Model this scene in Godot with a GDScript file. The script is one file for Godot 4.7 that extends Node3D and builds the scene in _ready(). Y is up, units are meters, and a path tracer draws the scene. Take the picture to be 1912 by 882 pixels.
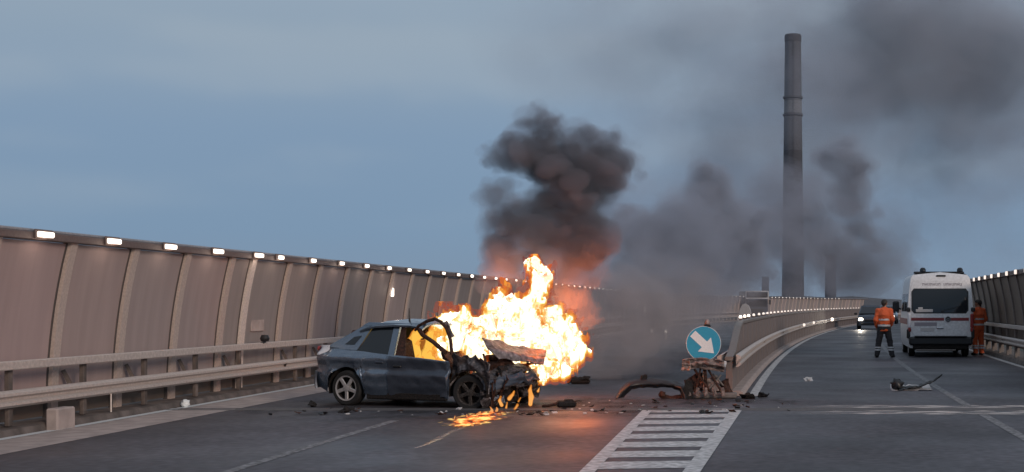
extends Node3D
# A burning car on a viaduct at dusk. Units are metres; the camera stands at (0, 1.6, 0) and looks along -Z, the direction of the road.

const F := 2500.0        # focal length in pixels of the photograph
const EYE := 1.6
var M := {}              # materials
var taken := {}
var rng := RandomNumberGenerator.new()
var wob := FastNoiseLite.new()


# ---------------------------------------------------------------- mesh builder
class Mb:
	var v := PackedVector3Array()
	var n := PackedVector3Array()
	var uv := PackedVector2Array()
	var ix := PackedInt32Array()

	func tri(a: Vector3, b: Vector3, c: Vector3) -> void:   # counter-clockwise seen from outside
		var m := (b - a).cross(c - a)
		if m.length_squared() < 1e-16:
			return
		m = m.normalized()
		var k := v.size()
		for p in [a, b, c]:
			v.append(p); n.append(m); uv.append(Vector2(p.x + p.z, p.y))
		ix.append_array([k, k + 2, k + 1])

	func quad(a: Vector3, b: Vector3, c: Vector3, d: Vector3) -> void:
		var m := (c - a).cross(d - b)
		if m.length_squared() < 1e-16:
			return
		m = m.normalized()
		var k := v.size()
		for p in [a, b, c, d]:
			v.append(p); n.append(m); uv.append(Vector2(p.x + p.z, p.y))
		ix.append_array([k, k + 2, k + 1, k, k + 3, k + 2])

	# a box with chamfered edges
	func box(c: Vector3, s: Vector3, bev := 0.0, b := Basis()) -> void:
		var h := s * 0.5
		bev = minf(bev, minf(h.x, minf(h.y, h.z)) * 0.9)
		if bev <= 0.0:
			var p := []
			for i in 8:
				p.append(c + b * Vector3(h.x if i & 1 else -h.x, h.y if i & 2 else -h.y, h.z if i & 4 else -h.z))
			quad(p[4], p[5], p[7], p[6]); quad(p[1], p[0], p[2], p[3]); quad(p[5], p[1], p[3], p[7])
			quad(p[0], p[4], p[6], p[2]); quad(p[6], p[7], p[3], p[2]); quad(p[0], p[1], p[5], p[4])
			return
		var q := []
		for i in 8:
			var sg := Vector3(1 if i & 1 else -1, 1 if i & 2 else -1, 1 if i & 4 else -1)
			var r := []
			for ax in 3:
				var w := h - Vector3(bev, bev, bev)
				w[ax] = h[ax]
				r.append(c + b * (w * sg))
			q.append(r)
		var hull := func(pts: Array) -> void:
			var mid := Vector3()
			for p in pts: mid += p
			mid /= pts.size()
			var m: Vector3 = (pts[1] - pts[0]).cross(pts[2] - pts[0])
			if m.dot(mid - c) < 0: pts.reverse()
			if pts.size() == 4: quad(pts[0], pts[1], pts[2], pts[3])
			else: tri(pts[0], pts[1], pts[2])
		for f in [[0, [1, 3, 7, 5]], [0, [0, 4, 6, 2]], [1, [2, 6, 7, 3]], [1, [0, 1, 5, 4]], [2, [4, 5, 7, 6]], [2, [0, 2, 3, 1]]]:
			var ids: Array = f[1]
			hull.call([q[ids[0]][f[0]], q[ids[1]][f[0]], q[ids[2]][f[0]], q[ids[3]][f[0]]])
		for ax in 3:
			var o := [1, 2, 4]
			o.remove_at(ax)
			var step: int = [1, 2, 4][ax]
			var a1: int = (ax + 1) % 3
			var a2: int = (ax + 2) % 3
			for i in 8:
				if i & step: continue
				hull.call([q[i][a1], q[i + step][a1], q[i + step][a2], q[i][a2]])
		for i in 8:
			hull.call([q[i][0], q[i][1], q[i][2]])

	# a bar of rectangular section between two points
	func bar(a: Vector3, b: Vector3, w: float, t: float, bev := 0.0) -> void:
		var d := (b - a)
		var l := d.length()
		if l < 1e-5: return
		var z := d / l
		var x := (Vector3.UP.cross(z) if absf(z.y) < 0.95 else Vector3.RIGHT.cross(z)).normalized()
		box((a + b) * 0.5, Vector3(w, t, l), bev, Basis(x, z.cross(x), z))

	func tube(pts: Array, radii: Array, sides := 10, caps := true) -> void:
		var k0 := v.size()
		var m := pts.size()
		var ref := Vector3.UP
		for i in m:
			var t: Vector3 = (pts[mini(i + 1, m - 1)] - pts[maxi(i - 1, 0)]).normalized()
			if absf(t.dot(ref)) > 0.94: ref = Vector3.RIGHT if absf(t.x) < 0.9 else Vector3.BACK
			var x := ref.cross(t).normalized()
			var y := t.cross(x)
			var r: float = radii[mini(i, radii.size() - 1)]
			for s in sides:
				var a := TAU * s / sides
				var d := x * cos(a) + y * sin(a)
				v.append(pts[i] + d * r); n.append(d); uv.append(Vector2(float(s) / sides, float(i)))
		for i in m - 1:
			for s in sides:
				var a := k0 + i * sides + s
				var b := k0 + i * sides + (s + 1) % sides
				ix.append_array([a, b + sides, b, a, a + sides, b + sides])
		if caps:
			for e in [0, m - 1]:
				var t: Vector3 = (pts[0] - pts[1]) if e == 0 else (pts[m - 1] - pts[m - 2])
				for s in range(1, sides - 1):
					var a := v[k0 + e * sides]
					var b := v[k0 + e * sides + s]
					var c := v[k0 + e * sides + s + 1]
					if (b - a).cross(c - a).dot(t) > 0: tri(a, b, c)
					else: tri(a, c, b)

	# a turned shape: profile of (radius, height) round the local y axis
	func lathe(prof: Array, sides := 24, x := Transform3D()) -> void:
		for j in prof.size() - 1:
			var p: Vector2 = prof[j]
			var q: Vector2 = prof[j + 1]
			var e := q - p
			if e.length() < 1e-6: continue
			var nn := Vector2(e.y, -e.x).normalized()
			var k := v.size()
			for s in sides + 1:
				var a := TAU * s / sides
				var c := cos(a)
				var d := sin(a)
				v.append(x * Vector3(p.x * c, p.y, p.x * d)); v.append(x * Vector3(q.x * c, q.y, q.x * d))
				var m := (x.basis * Vector3(nn.x * c, nn.y, nn.x * d)).normalized()
				n.append(m); n.append(m)
				uv.append(Vector2(float(s) / sides, p.y)); uv.append(Vector2(float(s) / sides, q.y))
			for s in sides:
				var a := k + s * 2
				ix.append_array([a, a + 2, a + 3, a, a + 3, a + 1])

	# a smooth sheet through rows of points
	func grid(rows: Array) -> void:
		var nr := rows.size()
		var nc: int = rows[0].size()
		var k := v.size()
		for i in nr:
			for j in nc:
				var du: Vector3 = rows[i][mini(j + 1, nc - 1)] - rows[i][maxi(j - 1, 0)]
				var dv: Vector3 = rows[mini(i + 1, nr - 1)][j] - rows[maxi(i - 1, 0)][j]
				var m := du.cross(dv)
				v.append(rows[i][j])
				n.append(m.normalized() if m.length_squared() > 1e-18 else Vector3.UP)
				uv.append(Vector2(float(j) / maxi(1, nc - 1), float(i) / maxi(1, nr - 1)))
		for i in nr - 1:
			for j in nc - 1:
				var a := k + i * nc + j
				ix.append_array([a, a + nc, a + 1, a + 1, a + nc, a + nc + 1])

	# a sheet of some thickness: the grid, its back and its rim
	func slab(rows: Array, t: float) -> void:
		var nr := rows.size()
		var nc: int = rows[0].size()
		var back := []
		for i in nr:
			var r := []
			for j in nc:
				var du: Vector3 = rows[i][mini(j + 1, nc - 1)] - rows[i][maxi(j - 1, 0)]
				var dv: Vector3 = rows[mini(i + 1, nr - 1)][j] - rows[maxi(i - 1, 0)][j]
				r.append(rows[i][j] - du.cross(dv).normalized() * t)
			back.append(r)
		grid(rows)
		var flipped := []
		for i in nr:
			var r: Array = back[i].duplicate()
			r.reverse()
			flipped.append(r)
		grid(flipped)
		for i in nr - 1:
			quad(rows[i][0], rows[i + 1][0], back[i + 1][0], back[i][0])
			quad(rows[i + 1][nc - 1], rows[i][nc - 1], back[i][nc - 1], back[i + 1][nc - 1])
		for j in nc - 1:
			quad(rows[0][j + 1], rows[0][j], back[0][j], back[0][j + 1])
			quad(rows[nr - 1][j], rows[nr - 1][j + 1], back[nr - 1][j + 1], back[nr - 1][j])

	# an outline in the x-y plane of x, given a thickness along its z
	func prism(poly: PackedVector2Array, z0: float, z1: float, x := Transform3D()) -> void:
		if Geometry2D.is_polygon_clockwise(poly):
			poly = poly.duplicate()
			poly.reverse()
		var t := Geometry2D.triangulate_polygon(poly)
		for i in range(0, t.size(), 3):
			var a := poly[t[i]]
			var b := poly[t[i + 1]]
			var c := poly[t[i + 2]]
			if (b - a).cross(c - a) < 0:
				var s := b
				b = c
				c = s
			tri(x * Vector3(a.x, a.y, z1), x * Vector3(b.x, b.y, z1), x * Vector3(c.x, c.y, z1))
			tri(x * Vector3(a.x, a.y, z0), x * Vector3(c.x, c.y, z0), x * Vector3(b.x, b.y, z0))
		for i in poly.size():
			var a := poly[i]
			var b := poly[(i + 1) % poly.size()]
			quad(x * Vector3(a.x, a.y, z0), x * Vector3(b.x, b.y, z0), x * Vector3(b.x, b.y, z1), x * Vector3(a.x, a.y, z1))

	# a profile (sideways, up) carried along a level path; closed gives a solid bar
	func sweep(path: Array, prof: Array, closed := true) -> void:
		var m := prof.size()
		var fr := []
		for i in path.size():
			var t: Vector3 = path[mini(i + 1, path.size() - 1)] - path[maxi(i - 1, 0)]
			t.y = 0
			var s := t.normalized().cross(Vector3.UP)
			var r := []
			for p in prof: r.append(path[i] + s * p.x + Vector3.UP * p.y)
			fr.append(r)
		for i in path.size() - 1:
			for j in (m if closed else m - 1):
				var j2 := (j + 1) % m
				quad(fr[i][j], fr[i][j2], fr[i + 1][j2], fr[i + 1][j])
		if closed:
			for e in [0, path.size() - 1]:
				for j in range(1, m - 1):
					tri(fr[e][0], fr[e][j], fr[e][j + 1])

	func make() -> ArrayMesh:
		var a := []
		a.resize(Mesh.ARRAY_MAX)
		a[Mesh.ARRAY_VERTEX] = v
		a[Mesh.ARRAY_NORMAL] = n
		a[Mesh.ARRAY_TEX_UV] = uv
		a[Mesh.ARRAY_INDEX] = ix
		var m := ArrayMesh.new()
		m.add_surface_from_arrays(Mesh.PRIMITIVE_TRIANGLES, a)
		return m


# ---------------------------------------------------------------- fields and surface nets
class Field:
	var o: Vector3
	var d: Vector3i
	var h: float
	var f := PackedFloat32Array()

	func _init(lo: Vector3, hi: Vector3, cell: float) -> void:
		o = lo
		h = cell
		d = Vector3i(((hi - lo) / cell).ceil()) + Vector3i.ONE
		f.resize(d.x * d.y * d.z)
		f.fill(1.0)

	func cap(a: Vector3, b: Vector3, ra: float, rb: float, k: float, squash := Vector3.ONE) -> void:
		var r := maxf(ra, rb) + k + h * 2.0
		var rr := Vector3(r, r, r) * Vector3(maxf(1, squash.x), maxf(1, squash.y), maxf(1, squash.z))
		var lo := Vector3i(((a.min(b) - rr - o) / h).floor()).clamp(Vector3i.ZERO, d - Vector3i.ONE)
		var hi := Vector3i(((a.max(b) + rr - o) / h).ceil()).clamp(Vector3i.ZERO, d - Vector3i.ONE)
		var ab := (b - a) / squash
		var l2 := maxf(ab.length_squared(), 1e-9)
		for z in range(lo.z, hi.z + 1):
			for y in range(lo.y, hi.y + 1):
				var i := (z * d.y + y) * d.x + lo.x
				for x in range(lo.x, hi.x + 1):
					var p := (o + Vector3(x, y, z) * h - a) / squash
					var t := clampf(p.dot(ab) / l2, 0.0, 1.0)
					var e := (p - ab * t).length() - lerpf(ra, rb, t)
					var old := f[i]
					var w := maxf(k - absf(old - e), 0.0) / k
					f[i] = minf(old, e) - w * w * k * 0.25
					i += 1

	func nets(into: Mb, iso := 0.0, heat = null) -> void:
		var id := {}
		var sx := 1
		var sy := d.x
		var sz := d.x * d.y
		var corner := [0, sx, sy, sx + sy, sz, sx + sz, sy + sz, sx + sy + sz]
		for z in d.z - 1:
			for y in d.y - 1:
				for x in d.x - 1:
					var i := z * sz + y * sy + x
					var inside := 0
					for c in 8:
						if f[i + corner[c]] < iso: inside += 1
					if inside == 0 or inside == 8: continue
					var sum := Vector3()
					var cnt := 0
					for c in 8:
						for bit in [1, 2, 4]:
							if c & bit: continue
							var fa := f[i + corner[c]] - iso
							var fb := f[i + corner[c | bit]] - iso
							if (fa < 0) != (fb < 0):
								var t := fa / (fa - fb)
								var p := Vector3(c & 1, (c >> 1) & 1, (c >> 2) & 1)
								p[0 if bit == 1 else (1 if bit == 2 else 2)] += t
								sum += p
								cnt += 1
					var g := Vector3(
						f[i + 1] + f[i + 1 + sy] + f[i + 1 + sz] + f[i + 1 + sy + sz] - f[i] - f[i + sy] - f[i + sz] - f[i + sy + sz],
						f[i + sy] + f[i + sy + 1] + f[i + sy + sz] + f[i + sy + sz + 1] - f[i] - f[i + 1] - f[i + sz] - f[i + sz + 1],
						f[i + sz] + f[i + sz + 1] + f[i + sz + sy] + f[i + sz + sy + 1] - f[i] - f[i + 1] - f[i + sy] - f[i + sy + 1])
					id[i] = into.v.size()
					var q := o + (Vector3(x, y, z) + sum / cnt) * h
					into.v.append(q)
					into.n.append(g.normalized())
					into.uv.append(heat.call(q) if heat != null else Vector2(q.x, q.y))
		for i in id:
			var x: int = i % d.x
			var y: int = (i / sy) % d.y
			var z: int = i / sz
			for ax in 3:
				var s: int = [sx, sy, sz][ax]
				var a: int = [sy, sz, sx][ax]
				var b: int = [sz, sx, sy][ax]
				if [y, z, x][ax] == 0 or [z, x, y][ax] == 0: continue
				var f0 := f[i] < iso
				if f0 == (f[i + s] < iso): continue
				if not (id.has(i - a) and id.has(i - b) and id.has(i - a - b)): continue
				var q := [id[i], id[i - a], id[i - a - b], id[i - b]]
				if f0: into.ix.append_array([q[0], q[2], q[1], q[0], q[3], q[2]])
				else: into.ix.append_array([q[0], q[1], q[2], q[0], q[2], q[3]])


# ---------------------------------------------------------------- objects
func at(px: float, py: float, z: float) -> Vector3:   # a point z metres down the road
	return Vector3((px - 1440.0) / F * z, EYE - (py - 570.0) / F * z, -z)

func numbered(called: String) -> String:
	var k: int = taken.get(called, 0)
	taken[called] = k + 1
	return called if k == 0 else "%s_%03d" % [called, k]

func tag(o: Node, label := "", category := "", group := "", kind := "") -> Node:
	if label: o.set_meta("label", label)
	if category: o.set_meta("category", category)
	if group: o.set_meta("group", group)
	if kind: o.set_meta("kind", kind)
	return o

func thing(called: String, label: String, category: String, where := Vector3.ZERO, turn := 0.0, group := "") -> Node3D:
	var o := Node3D.new()
	o.name = numbered(called)
	add_child(o, true)
	o.position = where
	o.rotation.y = turn
	tag(o, label, category, group)
	return o

func obj(called: String, m, material: Material, parent: Node = null) -> MeshInstance3D:
	var o := MeshInstance3D.new()
	o.name = called if parent else numbered(called)
	o.mesh = m.make() if m is Mb else m
	o.material_override = material
	(parent if parent else self).add_child(o, true)
	return o

func struct(called: String, m, material: Material) -> MeshInstance3D:
	var o := obj(called, m, material)
	o.set_meta("kind", "structure")
	return o

func copy(o: Node3D) -> Node3D:
	var c: Node3D = o.duplicate()
	var s := str(o.name)
	var cut := RegEx.create_from_string("_\\d{3}$").search(s)
	c.name = numbered(s.left(s.length() - 4) if cut else s)
	add_child(c, true)
	return c

func lin(r: float, g: float, b: float) -> Color:
	return Color(r, g, b).linear_to_srgb()

func noise_tex(seed_: int, freq: float, lo: float, hi: float, octaves := 4, size := 512, kind := FastNoiseLite.TYPE_SIMPLEX_SMOOTH) -> NoiseTexture2D:
	var f := FastNoiseLite.new()
	f.seed = seed_
	f.noise_type = kind
	f.frequency = freq
	f.fractal_octaves = octaves
	var t := NoiseTexture2D.new()
	t.width = size
	t.height = size
	t.seamless = true
	t.noise = f
	var g := Gradient.new()
	g.set_color(0, Color(lo, lo, lo))
	g.set_color(1, Color(hi, hi, hi))
	t.color_ramp = g
	return t

func mat(called: String, c: Color, rough := 0.7, metal := 0.0, tex: Texture2D = null, scale_ := 1.0, world := true) -> StandardMaterial3D:
	var m := StandardMaterial3D.new()
	m.resource_name = called
	m.albedo_color = c
	m.roughness = rough
	m.metallic = metal
	if tex:
		m.albedo_texture = tex
		m.uv1_triplanar = true
		m.uv1_world_triplanar = world
		m.uv1_scale = Vector3.ONE * scale_
	M[called] = m
	return m

func bump(m: StandardMaterial3D, tex: Texture2D, cm: float) -> void:
	m.heightmap_enabled = true
	m.heightmap_texture = tex
	m.heightmap_scale = cm

func glow(called: String, c: Color, energy: float) -> StandardMaterial3D:
	var m := mat(called, Color(0.5, 0.5, 0.5), 0.4)
	m.emission_enabled = true
	m.emission = c
	m.emission_energy_multiplier = energy
	return m

func smooth(a: float, b: float, x: float) -> float:
	return smoothstep(a, b, x)


# ---------------------------------------------------------------- lines of the road (sideways position at z metres down the road)
func median_x(z: float) -> float: return -0.92 + pow(maxf(0.0, z - 8.0), 2.0) / 1320.0
func left_x(z: float) -> float: return -9.72 + pow(maxf(0.0, z - 75.0), 2.0) / 700.0
func right_x(z: float) -> float: return 6.55 + pow(maxf(0.0, z - 8.0), 2.0) / 1440.0

func ribbon(m: Mb, z0: float, z1: float, step: float, xa: Callable, xb: Callable, y: float, cols := 1) -> void:
	var rows := []
	var n := maxi(1, int(ceil((z1 - z0) / step)))
	for i in n + 1:
		var z := lerpf(z0, z1, float(i) / n)
		var a: float = xa.call(z)
		var b: float = xb.call(z)
		var r := []
		for j in cols + 1: r.append(Vector3(lerpf(a, b, float(j) / cols), y, -z))
		rows.append(r)
	m.grid(rows)

func path_along(x: Callable, z0: float, z1: float, step: float, y: float, off := 0.0) -> Array:
	var p := []
	var n := maxi(1, int(ceil((z1 - z0) / step)))
	for i in n + 1:
		var z := lerpf(z0, z1, float(i) / n)
		p.append(Vector3(x.call(z) + off, y, -z))
	return p


func make_sky() -> PanoramaSkyMaterial:
	var w := 1024
	var h := 512
	var im := Image.create(w, h, false, Image.FORMAT_RGBF)
	var a := FastNoiseLite.new()
	a.seed = 5
	a.frequency = 1.0
	a.fractal_octaves = 5
	var stops := [-90.0, 0.0, 3.0, 7.0, 11.0, 16.0, 30.0, 90.0]
	var cols := [Color(0.13, 0.14, 0.17), Color(0.185, 0.25, 0.335), Color(0.174, 0.263, 0.376), Color(0.189, 0.277, 0.392), Color(0.24, 0.315, 0.40), Color(0.28, 0.35, 0.43), Color(0.30, 0.36, 0.43), Color(0.33, 0.38, 0.45)]
	for j in h:
		var el := 90.0 - (j + 0.5) / h * 180.0
		var c := Color()
		for k in stops.size() - 1:
			if el >= stops[k] and el <= stops[k + 1]:
				c = cols[k].lerp(cols[k + 1], (el - stops[k]) / (stops[k + 1] - stops[k]))
		for i in w:
			var lon := (i + 0.5) / w * TAU
			var d := Vector3(cos(lon) * cos(deg_to_rad(el)), sin(deg_to_rad(el)) * 5.0, sin(lon) * cos(deg_to_rad(el)))
			if el > -1.0:
				var q := a.get_noise_3dv(d * 2.2) + 0.5 * a.get_noise_3dv(d * 6.0 + Vector3(7, 3, 1))
				var s := smoothstep(-0.15, 0.6, q) * smoothstep(1.0, 7.0, el)
				im.set_pixel(i, j, c.lerp(Color(0.33, 0.385, 0.435), s * 0.32))
			else:
				im.set_pixel(i, j, c)
	var m := PanoramaSkyMaterial.new()
	m.panorama = ImageTexture.create_from_image(im)
	m.energy_multiplier = 1.0
	return m


func make_materials() -> void:
	var fine := noise_tex(3, 0.03, 0.84, 1.0, 4)
	var grain := noise_tex(4, 0.30, 0.55, 1.0, 3, 512)
	var broad := noise_tex(9, 0.012, 0.55, 1.0, 5)
	var streak := noise_tex(11, 0.012, 0.91, 1.0, 5)
	var scorch := noise_tex(21, 0.03, 0.15, 1.0, 5)
	var t := mat("asphalt", lin(0.182, 0.170, 0.198), 0.52, 0.0, noise_tex(2, 0.006, 0.66, 1.0, 6, 1024), 0.045)
	t.detail_enabled = true
	t.detail_blend_mode = BaseMaterial3D.BLEND_MODE_MUL
	t.detail_albedo = grain
	t.uv2_triplanar = true
	t.uv2_world_triplanar = true
	t.uv2_scale = Vector3.ONE * 0.9
	bump(t, grain, 0.25)
	t.roughness_texture = broad
	t.roughness_texture_channel = BaseMaterial3D.TEXTURE_CHANNEL_RED
	t.roughness = 0.74
	t.metallic_specular = 0.42
	mat("concrete", lin(0.46, 0.385, 0.36), 0.85, 0.0, noise_tex(31, 0.02, 0.8, 1.0, 5), 0.25)
	bump(M.concrete, grain, 0.3)
	mat("plinth", lin(0.20, 0.165, 0.15), 0.9, 0.0, broad, 0.4)
	mat("paint", lin(0.78, 0.76, 0.76), 0.6, 0.0, noise_tex(6, 0.045, 0.60, 1.0, 5), 0.35)
	mat("worn_paint", lin(0.36, 0.345, 0.36), 0.65, 0.0, noise_tex(7, 0.05, 0.35, 1.0, 5), 0.35)
	mat("steel_joint", lin(0.13, 0.125, 0.13), 0.65, 0.2, fine, 0.7)
	for k in 5:
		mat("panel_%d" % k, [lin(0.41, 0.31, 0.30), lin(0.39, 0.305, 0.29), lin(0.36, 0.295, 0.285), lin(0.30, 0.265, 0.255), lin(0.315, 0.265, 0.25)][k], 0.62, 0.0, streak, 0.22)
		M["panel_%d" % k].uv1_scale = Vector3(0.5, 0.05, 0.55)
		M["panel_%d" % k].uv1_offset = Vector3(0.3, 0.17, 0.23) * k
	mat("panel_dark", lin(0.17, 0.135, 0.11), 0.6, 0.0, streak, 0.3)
	mat("rib", lin(0.58, 0.48, 0.43), 0.6, 0.1, fine, 1.2)
	mat("rib_bright", lin(0.80, 0.70, 0.64), 0.55, 0.1, fine, 1.2)
	mat("rib_edge", lin(0.10, 0.085, 0.08), 0.7, 0.1, fine, 1.2)
	mat("galvanised", lin(0.60, 0.53, 0.49), 0.5, 0.15, fine, 0.9)
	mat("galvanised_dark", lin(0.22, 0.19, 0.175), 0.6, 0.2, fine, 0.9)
	mat("cap_rail", lin(0.17, 0.125, 0.115), 0.6, 0.2, fine, 1.0)
	mat("cap_top", lin(0.36, 0.37, 0.40), 0.5, 0.3, fine, 1.0)
	mat("median_panel", lin(0.19, 0.155, 0.148), 0.7, 0.0, streak, 0.35)
	glow("lamp_glow", Color(1.0, 0.93, 0.86), 2.6)
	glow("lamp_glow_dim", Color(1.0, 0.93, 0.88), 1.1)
	glow("lamp_glow_far", Color(1.0, 0.95, 0.90), 5.0)
	glow("headlight_glow", Color(1.0, 0.95, 0.88), 9.0)
	mat("chimney_dark", lin(0.075, 0.080, 0.100), 0.9, 0.0, fine, 0.03)
	mat("chimney_mid", lin(0.105, 0.113, 0.138), 0.9, 0.0, fine, 0.03)
	mat("chimney_light", lin(0.17, 0.18, 0.205), 0.9, 0.0, fine, 0.03)
	mat("terrain", lin(0.06, 0.065, 0.05), 0.95, 0.0, broad, 0.01)
	mat("hill", lin(0.07, 0.075, 0.075), 0.95, 0.0, broad, 0.01)
	for q in [["dust_film", Color(0.86, 0.82, 0.80, 0.85), 1], ["soot_film", Color(0.05, 0.045, 0.045, 0.6), 2]]:
		var n := FastNoiseLite.new()
		n.seed = 50 + q[2]
		n.frequency = 0.018
		n.fractal_octaves = 5
		var im := Image.create(256, 256, false, Image.FORMAT_RGBA8)
		for y in 256:
			for x in 256:
				var v := n.get_noise_2d(x * 2.0, y) * 0.9
				var al := smoothstep(-0.05, 0.55, v + 0.18)
				if q[2] == 2: al = smoothstep(0.0, 0.9, 0.95 - Vector2(x - 127.5, y - 127.5).length() / 118.0 + v * 0.8) * 0.7
				else: al *= smoothstep(0.0, 0.35, x / 255.0) * smoothstep(0.0, 0.25, minf(y, 255.0 - y) / 255.0 + v * 0.25)
				im.set_pixel(x, y, Color(1, 1, 1, al))
		var fm := mat(q[0], q[1], 0.8)
		fm.albedo_texture = ImageTexture.create_from_image(im)
		fm.transparency = BaseMaterial3D.TRANSPARENCY_ALPHA
		fm.texture_repeat = false
	# vehicles
	var p := mat("car_paint", lin(0.14, 0.185, 0.25), 0.27, 0.6, fine, 1.6, false)
	p.clearcoat_enabled = true
	p.clearcoat = 0.8
	p.clearcoat_roughness = 0.12
	p = mat("car_paint_dull", lin(0.07, 0.085, 0.115), 0.42, 0.4, fine, 1.6, false)
	p = mat("van_white", lin(0.80, 0.80, 0.82), 0.35, 0.0, fine, 0.6, false)
	p.clearcoat_enabled = true
	p.clearcoat = 0.5
	mat("char", lin(0.034, 0.024, 0.022), 0.85, 0.1, scorch, 1.7, false)
	bump(M.char, scorch, 1.0)
	mat("rusted", lin(0.16, 0.062, 0.038), 0.8, 0.2, scorch, 1.3, false)
	bump(M.rusted, scorch, 0.8)
	mat("scorched_paint", lin(0.58, 0.47, 0.47), 0.5, 0.3, scorch, 0.7, false)
	mat("burnt_steel", lin(0.26, 0.235, 0.25), 0.45, 0.4, scorch, 1.0, false)
	mat("black_plastic", lin(0.018, 0.018, 0.021), 0.42, 0.0, fine, 2.0, false)
	mat("rubber", lin(0.014, 0.014, 0.015), 0.8, 0.0, fine, 2.0, false)
	mat("alloy", lin(0.52, 0.51, 0.52), 0.4, 0.5, fine, 2.0, false)
	mat("alloy_sooty", lin(0.16, 0.14, 0.13), 0.6, 0.4, scorch, 2.0, false)
	mat("dark_glass", lin(0.012, 0.015, 0.02), 0.08)
	var g := mat("clear_glass", Color(0.55, 0.6, 0.65, 0.25), 0.05)
	g.transparency = BaseMaterial3D.TRANSPARENCY_ALPHA
	mat("lamp_lens_red", lin(0.25, 0.03, 0.03), 0.2)
	mat("lamp_lens_clear", lin(0.75, 0.76, 0.8), 0.12)
	mat("red_stripe", lin(0.22, 0.035, 0.04), 0.45)
	mat("chrome", lin(0.6, 0.6, 0.62), 0.15, 1.0)
	mat("grey_print", lin(0.30, 0.27, 0.30), 0.5)
	mat("wet_film", lin(0.55, 0.42, 0.38), 0.12)
	# sign
	mat("sign_blue", lin(0.045, 0.36, 0.56), 0.35, 0.0, fine, 3.0, false)
	mat("sign_white", lin(0.88, 0.93, 0.95), 0.35, 0.0, fine, 3.0, false)
	mat("sign_back", lin(0.35, 0.35, 0.37), 0.5, 0.4, fine, 2.0, false)
	mat("pale_pink", lin(0.62, 0.46, 0.42), 0.55, 0.0, scorch, 0.6, false)
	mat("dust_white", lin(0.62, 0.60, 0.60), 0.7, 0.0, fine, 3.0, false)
	# people
	mat("skin", lin(0.36, 0.20, 0.14), 0.6)
	var o := mat("orange_cloth", lin(0.78, 0.13, 0.035), 0.75, 0.0, fine, 5.0, false)
	o.rim_enabled = true
	o.rim = 0.4
	mat("navy_cloth", lin(0.03, 0.028, 0.034), 0.85, 0.0, fine, 5.0, false)
	mat("silver_band", lin(0.62, 0.62, 0.64), 0.4, 0.2)
	mat("boot_leather", lin(0.012, 0.011, 0.011), 0.5)
	mat("hair", lin(0.02, 0.014, 0.011), 0.6)


func _ready() -> void:
	rng.seed = 41
	wob.seed = 17
	wob.frequency = 1.0
	wob.fractal_octaves = 3
	# --- camera: upright, looking down the road, the lens shifted left and up as in the photograph's crop
	var cam := Camera3D.new()
	cam.name = "camera"
	cam.projection = Camera3D.PROJECTION_FRUSTUM
	cam.near = 0.1
	cam.far = 6000.0
	cam.size = 0.1 * 882.0 / F
	cam.frustum_offset = Vector2((956.0 - 1440.0) / F, (570.0 - 441.0) / F) * 0.1
	cam.position = Vector3(0, EYE, 0)
	add_child(cam)
	cam.current = true
	# --- sky, air, exposure
	var env := Environment.new()
	env.background_mode = Environment.BG_SKY
	env.sky = Sky.new()
	env.sky.sky_material = make_sky()
	env.background_energy_multiplier = 1.15
	env.tonemap_mode = Environment.TONE_MAPPER_LINEAR
	env.tonemap_exposure = 1.0
	env.volumetric_fog_enabled = true
	env.volumetric_fog_density = 0.0
	env.sdfgi_enabled = true
	env.ssao_enabled = true
	env.ssil_enabled = true
	var we := WorldEnvironment.new()
	we.name = "environment"
	we.environment = env
	add_child(we)
	# --- the afterglow of a sun that is nearly down, behind and to the right
	var sun := DirectionalLight3D.new()
	sun.name = "evening_sun"
	sun.light_color = Color(1.0, 0.90, 0.82)
	sun.light_energy = 0.48
	sun.light_angular_distance = 14.0
	sun.shadow_enabled = true
	sun.sky_mode = DirectionalLight3D.SKY_MODE_LIGHT_ONLY
	add_child(sun)
	sun.look_at_from_position(Vector3.ZERO, Vector3(-0.62, -0.30, -0.70))
	make_materials()
	build_ground()
	build_road()
	build_left_barrier()
	build_right_barrier()
	build_median()
	build_far()
	build_car()
	build_fire()
	build_sign()
	build_debris()
	build_ambulance()
	build_people()
	build_far_traffic()
	build_smoke()


# ---------------------------------------------------------------- ground and road
func build_ground() -> void:
	var m := Mb.new()
	var rows := []
	for i in 41:
		var r := []
		for j in 41:
			var x := lerpf(-5000, 5000, j / 40.0)
			var z := lerpf(3000, -5500, i / 40.0)
			r.append(Vector3(x, -11.0 + wob.get_noise_2d(x * 0.004, z * 0.004) * 3.0, z))
		rows.append(r)
	m.grid(rows)
	struct("ground", m, M.terrain)
	# low far hills
	for k in 2:
		m = Mb.new()
		rows = []
		var dist: float = [2600.0, 3600.0][k]
		for i in 5:
			var r := []
			for j in 121:
				var a := deg_to_rad(lerpf(-70, 70, j / 120.0))
				var hgt := (wob.get_noise_2d(a * 5.0 + k * 9.0, 3.0) * 0.5 + 0.55) * (28.0 + 22.0 * k)
				var s: float = [0.0, 0.55, 0.85, 1.0, 0.5][i]
				r.append(Vector3(sin(a), 0, -cos(a)) * (dist + i * 110.0) + Vector3.UP * (hgt * s - 12.0))
			rows.append(r)
		m.grid(rows)
		struct("far_hill", m, M.hill)

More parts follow.
